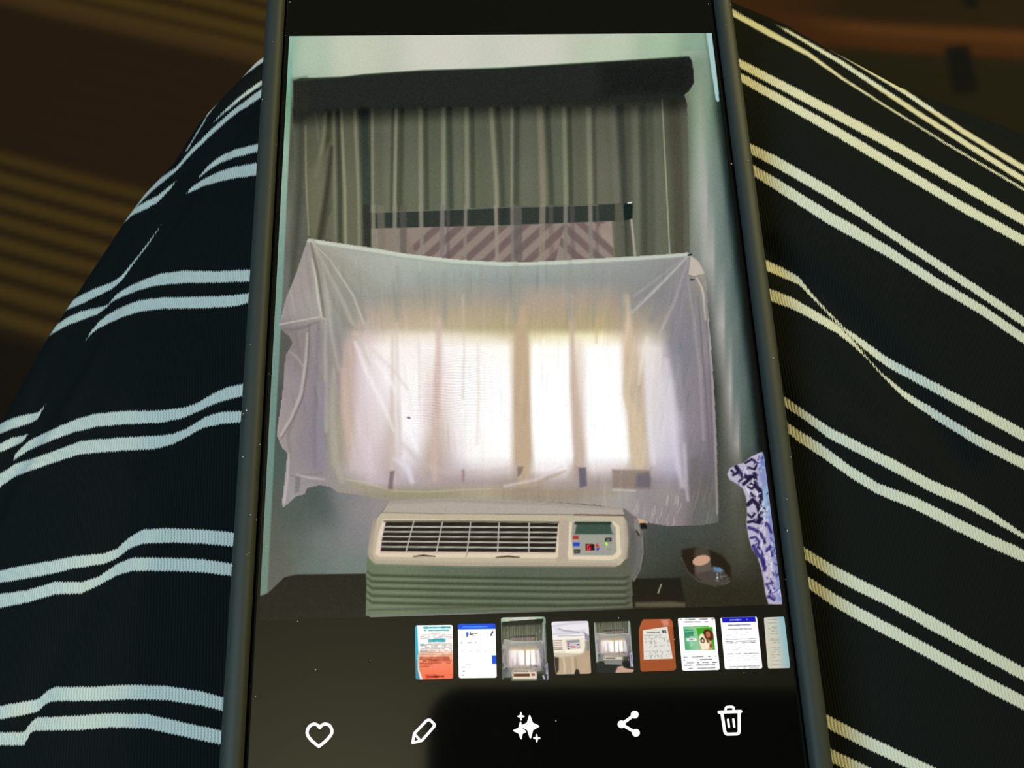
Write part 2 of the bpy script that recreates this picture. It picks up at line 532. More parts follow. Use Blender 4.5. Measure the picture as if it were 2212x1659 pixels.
#--PHONE--
# ------------------------------------------------------------------ the phone in its case
SW = 0.0715                                 # width of the lit screen
phone = empty('phone', (0, 0, Z0), category='phone',
              label='smartphone in a dark grey case on the lap, its lit gallery showing a draped window')
M_case = noise_bump(mat('case_rubber', (0.034, 0.039, 0.040), 0.62, 0.35), 1500, 0.12, 0.00008)
M_glass = mat('black_glass', (0.003, 0.003, 0.003), 0.07, 1.0)
M_dot = mat('clear_grip', (0.55, 0.60, 0.60), 0.12, 0.9)


def rrect(a, b, r, nseg=8):
    P = []
    for cx, cy, t0 in ((a - r, b - r, 0), (-a + r, b - r, 90), (-a + r, -b + r, 180), (a - r, -b + r, 270)):
        for i in range(nseg + 1):
            t = math.radians(t0 + 90 * i / nseg)
            P.append((cx + r * math.cos(t), cy + r * math.sin(t)))
    return P


def loft(name, prof, a, b, r, m, parent, cy=0.0, cap_start=False, cap_end=True, smooth=True, **props):
    """rounded-rectangle rings; prof lists (inset, z)"""
    bm = bmesh.new()
    rings = []
    for ins, z in prof:
        rings.append([bm.verts.new((x, y + cy, z)) for x, y in rrect(a - ins, b - ins, max(r - ins, 0.0008))])
    for p, q in zip(rings[:-1], rings[1:]):
        k = len(p)
        for i in range(k):
            f = bm.faces.new((p[i], p[(i + 1) % k], q[(i + 1) % k], q[i]))
            f.smooth = smooth
    if cap_end:
        bm.faces.new(rings[-1])
    if cap_start:
        bm.faces.new(rings[0][::-1])
    bmesh.ops.recalc_face_normals(bm, faces=bm.faces[:])
    me = bpy.data.meshes.new(name)
    bm.to_mesh(me)
    bm.free()
    return obj(name, me, m, parent, **props)


PCY = -0.001
HA, HB = 0.03575 + 0.0012 + 0.0031, 0.0770 + 0.0012 + 0.0031
case = loft('case', [(0.0032, -0.0004), (0.0031, 0.0006), (0.0027, 0.00105), (0.0020, 0.0012), (0.0011, 0.0010),
                     (0.0005, 0.0005), (0.0001, -0.0004), (0.0, -0.0018), (0.0, -0.0080), (0.0004, -0.0098),
                     (0.0014, -0.0112), (0.0028, -0.0118)], HA, HB, 0.009, M_case, phone, PCY)
loft('body', [(0.0004, -0.0105), (0.0, -0.0095), (0.0, -0.0006), (0.0003, -0.0001), (0.0006, 0.0)],
     HA - 0.0033, HB - 0.0033, 0.006, M_glass, phone, PCY, cap_start=True, smooth=False, label='black glass bezel around the screen')
screen = loft('screen', [(0.0002, -0.00001), (0.0, 0.00002)], SW / 2, 0.0770, 0.004, M_glass, phone, PCY, smooth=False)
# small clear grip dots moulded along both flanks of the case
bm = bmesh.new()
for sx in (-1, 1):
    y = -0.078
    while y < 0.078:
        ln = 0.00065 if y < 0.02 else 0.0004
        mt = Matrix.Translation((sx * (HA + 0.00005), y, -0.0032 - (0.0004 if sx > 0 else 0))) @ Matrix.Diagonal((0.0004, ln, 0.0005, 1))
        bmesh.ops.create_icosphere(bm, subdivisions=1, radius=1.0, matrix=mt)
        y += random.uniform(0.0026, 0.0030)
for f in bm.faces:
    f.smooth = True
me = bpy.data.meshes.new('grip_dots')
bm.to_mesh(me)
bm.free()
obj('grip_dots', me, M_dot, case, kind='stuff', label='tiny clear grip dots along the case edge')
# side key on the right flank of the case
box('side_key', (HA - 0.0003, 0.010, -0.0062), (HA + 0.0005, 0.034, -0.0036), M_case, case, bevel=0.0003)

# ------------------------------------------------------------------ what the screen shows (flat, self-lit)
M_lit = mat('lit_display', (0.003, 0.003, 0.003), 0.07, 1.0)
n = M_lit.node_tree.nodes
l = M_lit.node_tree.links
at = n.new('ShaderNodeAttribute')
at.attribute_name = 'light'
l.new(at.outputs['Color'], n['Principled BSDF'].inputs['Emission Color'])
n['Principled BSDF'].inputs['Emission Strength'].default_value = 1.0
M_lit.cycles.emission_sampling = 'NONE'
GLARE = np.array([0.017, 0.0165, 0.011])     # share of the mirrored ceiling, which the lit pixels need not add


class Canvas:
    """colours (sRGB, 0-255) of a lattice of display pixels; X, Y are their coordinates in the picture"""

    def __init__(s, X, Y, base=(0, 0, 0)):
        s.X, s.Y = X.ravel().astype(np.float32), Y.ravel().astype(np.float32)
        s.C = np.zeros((s.X.size, 3), np.float32) + np.asarray(base, np.float32)

    def sel(s, P, pad):
        return np.nonzero((s.X > P[:, 0].min() - pad) & (s.X < P[:, 0].max() + pad) &
                          (s.Y > P[:, 1].min() - pad) & (s.Y < P[:, 1].max() + pad))[0]

    def put(s, i, a, col):
        a = a[:, None]
        s.C[i] = s.C[i] * (1 - a) + np.asarray(col, np.float32) * a

    def sd(s, i, P):
        return sdist(s.X[i], s.Y[i], P)

    def poly(s, pts, col, soft=1.5, al=1.0, clip=None):
        P = np.array(pts, float)
        i = s.sel(P, soft)
        if clip is not None:
            i = i[clip[i]]
        if i.size == 0:
            return
        s.put(i, np.clip(s.sd(i, P) / soft + .5, 0, 1) * al, col(s.X[i], s.Y[i]) if callable(col) else col)

    def inside(s, pts):
        P = np.array(pts, float)
        m = np.zeros(s.X.size, bool)
        i = s.sel(P, 1)
        m[i] = s.sd(i, P) > 0
        return m

    def line(s, pts, w, col, soft=1.5, al=1.0, clip=None):
        """pts: (x, y) or (x, y, width)"""
        P = np.array([(p[0], p[1], p[2] if len(p) > 2 else w) for p in pts], float)
        i = s.sel(P[:, :2], P[:, 2].max() + soft)
        if clip is not None:
            i = i[clip[i]]
        if i.size == 0:
            return
        x, y = s.X[i], s.Y[i]
        v = np.full(i.shape, -1e9)
        for k in range(len(P) - 1):
            dx, dy = P[k + 1, :2] - P[k, :2]
            t = np.clip(((x - P[k, 0]) * dx + (y - P[k, 1]) * dy) / (dx * dx + dy * dy + 1e-9), 0, 1)
            d = np.hypot(x - P[k, 0] - t * dx, y - P[k, 1] - t * dy)
            v = np.maximum(v, (P[k, 2] + t * (P[k + 1, 2] - P[k, 2])) / 2 - d)
        s.put(i, np.clip(v / soft + .5, 0, 1) * al, col)

    def field(s, mask, ctrl, ys=0.5, p=3.0, r=10.0):
        c = np.array(ctrl, np.float32)
        i = np.nonzero(mask)[0]
        for k in range(0, i.size, 40000):
            j = i[k:k + 40000]
            d2 = (s.X[j, None] - c[None, :, 0]) ** 2 + ((s.Y[j, None] - c[None, :, 1]) * ys) ** 2 + r * r
            w = d2 ** (-p / 2)
            s.C[j] = (w @ c[:, 2:]) / w.sum(1, keepdims=True)

    def rows(s, mask, rws):
        """colours given along a few rows, blended smoothly between them"""
        i = np.nonzero(mask)[0]
        ys = np.array([r[0] for r in rws], float)
        st = []
        for _, pts in rws:
            a = np.array(pts, float)
            st.append(np.stack([np.interp(s.X[i], a[:, 0], a[:, c]) for c in (1, 2, 3)], 1))
        k = np.clip(np.searchsorted(ys, s.Y[i]) - 1, 0, len(ys) - 2)
        t = np.clip((s.Y[i] - ys[k]) / (ys[k + 1] - ys[k]), 0, 1)[:, None]
        st = np.stack(st)
        j = np.arange(i.size)
        s.C[i] = st[k, j] * (1 - t) + st[k + 1, j] * t

    def grain(s, i, amt):
        s.C[i] += rng.normal(0, amt, (i.size, 1)).astype(np.float32) + rng.normal(0, amt * .5, (i.size, 3)).astype(np.float32)


def lit_mesh(name, P3, shape, C, keep=None, parent=None, **props):
    """mesh of the lattice quads in keep, carrying the colours as light"""
    F = grid_faces(*shape)
    if keep is not None:
        F = F[keep]
    used, inv = np.unique(F, return_inverse=True)
    me = quads_mesh(name, P3[used], inv.reshape(F.shape))
    a = me.color_attributes.new('light', 'FLOAT_COLOR', 'POINT')
    v = np.ones((len(used), 4), np.float32)
    c = lin(np.clip(C[used], 0, 255) / 255.0)
    c = np.where(c > 0.98, 1.15, c)
    v[:, :3] = np.clip(c - GLARE, 0, None)
    a.data.foreach_set('color', v.ravel())
    return obj(name, me, M_lit, parent, **props)


# ---- the displayed photograph
XL, XR = -SW / 2, SW / 2
YT, YB = 0.0478, -0.0478
nx, ny = 620, 826
ux = np.linspace(XL, XR, nx)
uy = np.linspace(YB, YT, ny)
UX, UY = np.meshgrid(ux, uy)
P3 = np.stack([UX.ravel(), UY.ravel(), np.full(UX.size, 0.00006)], 1)
px, py = project(P3)
K = Canvas(px, py, (108, 112, 106))
allm = np.ones(K.X.size, bool)
# painted wall round the window
K.field(allm, [
    (628, 100, 142, 178, 156), (660, 110, 182, 196, 174), (760, 110, 196, 202, 182), (950, 105, 207, 207, 193), (1150, 100, 205, 206, 190),
    (1320, 95, 190, 200, 178), (1430, 95, 168, 190, 162), (1510, 95, 146, 172, 148), (1540, 110, 122, 150, 132),
    (1510, 160, 112, 142, 106), (1505, 230, 126, 156, 120), (1540, 240, 96, 128, 98), (1515, 330, 136, 158, 138), (1555, 330, 104, 130, 110),
    (1515, 420, 148, 160, 146), (1545, 420, 122, 142, 132), (1570, 420, 92, 118, 106),
    (1530, 560, 156, 162, 150), (1560, 560, 112, 134, 124), (1590, 560, 84, 108, 98), (1560, 700, 152, 156, 146), (1590, 700, 110, 128, 120), (1612, 700, 78, 100, 92),
    (1575, 840, 118, 122, 110), (1585, 840, 160, 158, 148), (1610, 840, 102, 122, 112), (1632, 840, 70, 92, 84),
    (1565, 950, 96, 98, 86), (1590, 950, 150, 150, 138), (1615, 940, 92, 110, 100), (1640, 940, 62, 80, 70),
    (1580, 1040, 86, 90, 76), (1600, 1000, 100, 104, 88), (1600, 1120, 84, 86, 68), (1570, 1200, 62, 62, 46), (1620, 1200, 70, 70, 52), (1570, 1280, 52, 50, 34), (1640, 1290, 52, 50, 34),
    (1480, 1160, 76, 82, 76), (1420, 1170, 72, 78, 74), (1440, 1220, 62, 66, 56), (1400, 1260, 52, 50, 38), (1520, 1290, 50, 48, 33),
    (640, 300, 84, 86, 72), (650, 420, 96, 98, 84), (630, 480, 116, 116, 106), (645, 560, 100, 98, 88), (620, 600, 110, 112, 104), (605, 760, 92, 92, 84), (600, 900, 76, 82, 76),
    (595, 1000, 78, 92, 86), (600, 1080, 86, 92, 84), (590, 1180, 92, 94, 84), (600, 1230, 98, 98, 90),
    (640, 1120, 82, 92, 86), (680, 1075, 78, 88, 84), (700, 1100, 82, 92, 90), (740, 1080, 128, 128, 128), (780, 1100, 142, 136, 138), (820, 1100, 150, 142, 140),
    (650, 1180, 96, 106, 98), (700, 1170, 118, 122, 120), (760, 1170, 128, 128, 130), (800, 1160, 136, 132, 134), (680, 1225, 104, 118, 110), (750, 1225, 112, 126, 118), (785, 1225, 112, 126, 116),
    (1390, 1130, 120, 114, 112), (1385, 1200, 88, 88, 78)], ys=0.7, p=3.6, r=26)
# the wall's turned edge at the right, and the dim corner below it
K.rows((K.X > 1470) & (K.Y > 110) | (K.X > 1372) & (K.Y > 1040), [
    (100, [(1490, 168, 184, 167), (1535, 140, 157, 144)]),
    (135, [(1490, 128, 146, 123), (1535, 127, 147, 129)]),
    (240, [(1484, 106, 114, 97), (1500, 130, 148, 123), (1512, 147, 160, 139), (1530, 126, 145, 125), (1552, 75, 94, 77)]),
    (330, [(1486, 102, 110, 94), (1498, 131, 147, 126), (1512, 160, 169, 155), (1520, 158, 166, 155), (1528, 137, 151, 138), (1550, 110, 127, 114), (1566, 69, 86, 77)]),
    (420, [(1488, 114, 121, 108), (1500, 145, 153, 139), (1514, 165, 169, 160), (1525, 174, 174, 166), (1531, 135, 148, 139), (1560, 109, 124, 117), (1576, 63, 78, 73)]),
    (560, [(1490, 122, 126, 116), (1510, 135, 139, 130), (1520, 158, 161, 153), (1540, 174, 172, 165), (1547, 125, 138, 131), (1575, 104, 119, 114), (1592, 60, 75, 71)]),
    (700, [(1526, 66, 69, 65), (1538, 105, 107, 102), (1552, 161, 158, 153), (1562, 177, 173, 167), (1569, 118, 130, 125), (1592, 102, 115, 110), (1610, 56, 70, 66)]),
    (840, [(1544, 58, 62, 56), (1556, 91, 94, 87), (1570, 142, 141, 134), (1578, 177, 171, 165), (1585, 110, 123, 118), (1610, 93, 106, 101), (1628, 51, 64, 60)]),
    (960, [(1550, 65, 68, 62), (1570, 101, 102, 94), (1586, 142, 139, 133), (1594, 164, 159, 152), (1601, 93, 106, 98), (1625, 78, 91, 85), (1640, 46, 56, 52)]),
    (1000, [(1553, 72, 74, 66), (1586, 104, 104, 95), (1598, 114, 111, 103), (1606, 80, 84, 75), (1630, 67, 73, 64)]),
    (1100, [(1372, 118, 112, 110), (1440, 80, 82, 78), (1556, 72, 74, 66), (1585, 87, 88, 77), (1612, 78, 78, 66)]),
    (1150, [(1376, 110, 106, 102), (1400, 74, 78, 72), (1440, 70, 77, 72), (1500, 73, 77, 71), (1560, 73, 75, 67), (1600, 83, 84, 72), (1640, 68, 68, 57)]),
    (1210, [(1376, 84, 86, 76), (1400, 70, 74, 66), (1440, 66, 70, 60), (1480, 61, 63, 56), (1560, 64, 64, 53), (1600, 72, 72, 60), (1640, 59, 59, 49)]),
    (1250, [(1376, 64, 66, 56), (1440, 58, 61, 52), (1480, 52, 53, 46), (1560, 55, 54, 44), (1600, 59, 58, 48), (1640, 55, 53, 43)]),
    (1330, [(1376, 50, 48, 34), (1640, 47, 46, 37)])])
# left rim: green tint of a bent edge, painted into the flat display
rimx = lambda y: 629 - 0.0517 * y
K.poly([(rimx(80) - 4, 80), (rimx(80) + 9, 80), (rimx(170) + 11, 168), (rimx(300) + 12, 300), (rimx(600) + 14, 600), (rimx(900) + 14, 900),
        (rimx(1283) + 15, 1278), (rimx(1283) + 8, 1287), (rimx(1283) - 5, 1286)],
       lambda x, y: np.stack([np.interp(y, [80, 170, 220, 330, 600, 900, 1285], [150, 130, 112, 150, 122, 112, 112]),
                              np.interp(y, [80, 170, 220, 330, 600, 900, 1285], [182, 172, 158, 178, 152, 140, 134]),
                              np.interp(y, [80, 170, 220, 330, 600, 900, 1285], [162, 154, 124, 158, 140, 132, 118])], 1), 3)
# valance
VAL = [(633, 174), (649, 169), (739, 166), (789, 160), (913, 152), (1080, 147), (1229, 138), (1378, 129), (1488, 122), (1494, 130), (1498, 154),
       (1499, 179), (1488, 197), (1475, 207), (1300, 214), (1090, 219), (900, 226), (700, 234), (634, 238)]
# curtain
CUR = [(632, 232), (700, 230), (1090, 215), (1478, 203), (1484, 225), (1487, 330), (1490, 549), (1380, 560), (1000, 572), (800, 548), (664, 526), (662, 412), (640, 400)]
K.poly(CUR, (102, 105, 86), 3)
mcur = K.inside(CUR)
K.poly([(630, 236), (662, 234), (664, 270), (661, 412), (668, 512), (650, 560), (632, 620), (625, 500), (640, 330)], (92, 94, 82), 8, .75)
K.line([(652, 250, 10), (650, 380, 14), (640, 520, 12), (628, 620, 6)], 12, (70, 72, 60), 12, .7)
for x0, x1, w, c, a in [
    (668, 668, 26, (96, 98, 76), .7), (720, 723, 5, (128, 128, 104), .8), (709, 708, 14, (72, 74, 58), .8), (736, 745, 7, (146, 146, 116), .85), (730, 734, 9, (66, 68, 54), .8),
    (756, 760, 18, (104, 104, 84), .8), (767, 776, 9, (146, 144, 118), .85), (786, 792, 24, (58, 66, 56), .9), (804, 805, 6, (138, 138, 114), .85),
    (818, 822, 16, (100, 102, 84), .7), (837, 840, 20, (112, 112, 94), .8), (850, 846, 8, (76, 80, 64), .7), (856, 853, 7, (142, 144, 120), .9), (868, 864, 12, (74, 78, 62), .8),
    (886, 890, 22, (106, 108, 90), .8), (908, 909, 9, (140, 140, 116), .85), (920, 922, 10, (72, 76, 62), .8), (936, 940, 20, (98, 102, 84), .7), (958, 958, 9, (138, 142, 120), .9),
    (970, 974, 12, (70, 76, 62), .85), (988, 990, 16, (106, 110, 92), .7), (1007, 1009, 9, (140, 140, 118), .85), (1020, 1022, 10, (72, 78, 64), .8), (1040, 1044, 22, (98, 100, 84), .7),
    (1061, 1072, 9, (142, 142, 118), .85), (1076, 1086, 12, (72, 76, 62), .8), (1092, 1096, 12, (94, 96, 82), .6), (1106, 1106, 6, (138, 138, 120), .9), (1118, 1116, 14, (74, 78, 64), .8),
    (1138, 1138, 26, (106, 108, 92), .8), (1166, 1173, 13, (138, 132, 112), .85), (1182, 1192, 12, (70, 74, 62), .8), (1200, 1204, 14, (98, 104, 86), .7), (1218, 1222, 9, (134, 138, 116), .85),
    (1230, 1234, 10, (70, 74, 58), .8), (1248, 1252, 22, (98, 98, 82), .7), (1271, 1275, 10, (132, 134, 114), .85), (1283, 1286, 8, (76, 78, 64), .7), (1298, 1302, 20, (108, 106, 92), .75),
    (1324, 1334, 16, (112, 110, 98), .8), (1340, 1350, 18, (66, 70, 60), .9), (1356, 1360, 12, (84, 86, 72), .7), (1373, 1376, 11, (110, 112, 98), .85), (1388, 1392, 16, (72, 74, 64), .8),
    (1404, 1408, 14, (84, 86, 72), .7), (1420, 1424, 8, (104, 104, 92), .8), (1455, 1466, 34, (78, 76, 62), .8), (1478, 1482, 10, (98, 100, 88), .6)]:
    K.line([(x0, 236), (x1, 412), (x1 + (x1 - x0) * .3, 572)], w, c, max(4, w * .55), a, mcur)
K.line([(1430, 214), (1440, 412), (1447, 552)], 2.6, (168, 168, 150), 2, .9, mcur)
K.line([(678, 231, 2), (684, 262, 3), (687, 301, 2)], 3, (128, 126, 110), 3, .8)
K.line([(703, 244, 6), (700, 290, 8), (690, 350, 9), (682, 380, 10)], 8, (132, 132, 106), 6, .8)
K.line([(660, 272, 3), (661, 380, 4), (664, 440, 4), (667, 508, 3)], 4, (146, 144, 116), 3, .8)
K.poly([(664, 370), (700, 330), (716, 300), (716, 420), (700, 500), (690, 512), (672, 506)], (112, 110, 88), 10, .7)
K.line([(716, 320, 6), (706, 420, 12), (692, 512, 14)], 10, (62, 62, 48), 8, .85)
K.poly([(708, 470), (720, 450), (724, 522), (702, 516)], (108, 106, 90), 5, .8)
# window frame and planks behind the sheer curtain
K.poly([(786, 460), (1000, 452), (1100, 447), (1290, 442), (1345, 440), (1345, 477), (1100, 486), (880, 492), (790, 494)], (50, 56, 50), 3, .86)
K.line([(812, 459), (1000, 452), (1100, 448), (1290, 443)], 2, (122, 126, 108), 2, .7)
K.poly([(1346, 440), (1367, 439), (1366, 474), (1347, 476)], (34, 44, 38), 2, .95)
K.line([(1357, 438.5), (1364, 438)], 3, (225, 235, 215), 2)
PLK = [(808, 494), (880, 492), (1100, 487), (1320, 478), (1327, 560), (1100, 572), (960, 566), (810, 548)]
K.poly(PLK, (148, 132, 124), 2, .95)
mpl = K.inside(PLK)
for k in range(8):
    x = 876 + k * 46
    K.line([(x - 40, 590), (x + 82, 480)], 15, (110, 93, 90), 5, .8, mpl & (K.X < 1216 - (K.Y - 500) * .25) & (K.X > 880))
for k in range(5):
    x = 1236 + k * 44
    K.line([(x - 84, 470), (x + 52, 590)], 15, (108, 92, 90), 5, .75, mpl & (K.X > 1214 - (K.Y - 500) * .2))
K.poly([(1296, 484), (1322, 478), (1326, 536), (1300, 512)], (158, 144, 130), 4, .8)
K.poly([(820, 494), (880, 492), (900, 560), (820, 548)], (138, 126, 112), 5, .8)
for x0, x1, w, c, a in [(791, 796, 14, (58, 56, 48), .9), (806, 808, 9, (138, 136, 116), .8), (822, 826, 16, (122, 118, 102), .6), (853, 852, 9, (134, 132, 118), .85), (870, 872, 14, (96, 90, 82), .6),
                        (909, 912, 9, (140, 134, 120), .85), (956, 954, 10, (128, 122, 116), .85), (968, 968, 7, (100, 92, 88), .5), (1006, 1004, 7, (140, 132, 120), .85),
                        (1071, 1074, 8, (152, 142, 126), .85), (1106, 1108, 8, (128, 124, 114), .8), (1118, 1120, 18, (104, 98, 92), .75), (1172, 1170, 13, (146, 138, 120), .7), (1190, 1192, 10, (110, 102, 94), .5),
                        (1222, 1221, 9, (132, 128, 118), .85), (1236, 1238, 10, (104, 96, 92), .5), (1275, 1277, 9, (134, 130, 120), .85), (1290, 1290, 6, (104, 96, 92), .5)]:
    K.line([(x0, 440), (x1, 580)], w, c, 4, a, mcur & (K.Y > 443))
K.poly([(1328, 440), (1346, 440), (1352, 560), (1330, 562)], (96, 96, 82), 4, .85)
K.line([(1364, 475), (1372, 556)], 5, (172, 164, 150), 3, .9)
vb = np.interp(K.X, [640, 900, 1090, 1300, 1475], [238, 226, 219, 214, 207])
dim = np.where(mcur & (K.Y < 420), 0.48 + 0.52 * sst(K.Y - vb, 0, 52), 1.0)
dim = np.where(mcur, dim * (0.90 + 0.10 * sst(K.Y - vb, 40, 190)), dim)
K.C *= dim[:, None]
K.poly(VAL, (46, 48, 42), 3)
K.poly([(1300, 134), (1488, 122), (1498, 154), (1499, 179), (1475, 207), (1300, 214)], (38, 38, 34), 40, .8, K.inside(VAL))
K.line([(640, 238), (900, 228), (1090, 220), (1300, 215), (1470, 206)], 8, (46, 48, 42), 10, .8)
K.poly([(633, 172), (662, 168), (668, 236), (650, 262), (633, 262)], (50, 50, 42), 14, .8)
K.line([(636, 174), (739, 166.5), (913, 152), (1080, 147), (1229, 138), (1378, 129), (1486, 122)], 3, (70, 98, 62), 3, .45)
# dark floor below
FLO = [(553, 1290), (578, 1282), (614, 1247), (640, 1241), (790, 1239), (800, 1345), (550, 1345)]
K.poly(FLO, (40, 39, 33), 2)
FLO2 = [(1364, 1250), (1394, 1246), (1450, 1250), (1500, 1310), (1700, 1312), (1690, 1325), (1362, 1325)]
K.poly([(1366, 1250), (1470, 1248), (1485, 1316), (1366, 1316)], (36, 34, 26), 5)
K.poly([(1485, 1262), (1640, 1262), (1660, 1325), (1480, 1325)], (50, 47, 33), 24, .8)
K.poly([(1372, 1301), (1450, 1299), (1480, 1302), (1480, 1312), (1372, 1312)], (104, 98, 74), 6, .8)
K.line([(1428, 1263), (1422, 1281)], 3, (150, 148, 130), 2)

# ---- hanging sheet
SHE = [(665, 515), (676, 516), (700, 520), (760, 529), (810, 536), (870, 547), (920, 553), (980, 560), (1040, 564), (1090, 566), (1150, 566), (1220, 562), (1290, 558), (1380, 553),
       (1440, 549), (1486, 545), (1494, 552), (1510, 566), (1520, 585), (1527, 612), (1528, 642), (1532, 700), (1537, 760), (1542, 830), (1546, 900), (1549, 960), (1550, 1020),
       (1553, 1090), (1552, 1128), (1520, 1134), (1440, 1136), (1400, 1129), (1370, 1117), (1348, 1101), (1290, 1091), (1190, 1084), (1090, 1081), (960, 1077), (900, 1081), (842, 1083),
       (800, 1073), (760, 1067), (730, 1064), (714, 1052), (690, 1048), (664, 1054), (657, 1068), (640, 1072), (633, 1078), (612, 1097), (609, 1088), (615, 1035), (621, 980), (608, 965),
       (598, 940), (600, 920), (606, 880), (612, 835), (613, 800), (618, 765), (632, 742), (625, 726), (608, 713), (604, 700), (616, 650), (640, 590), (655, 545)]
msh = K.inside(SHE)
W3 = (255, 255, 255)
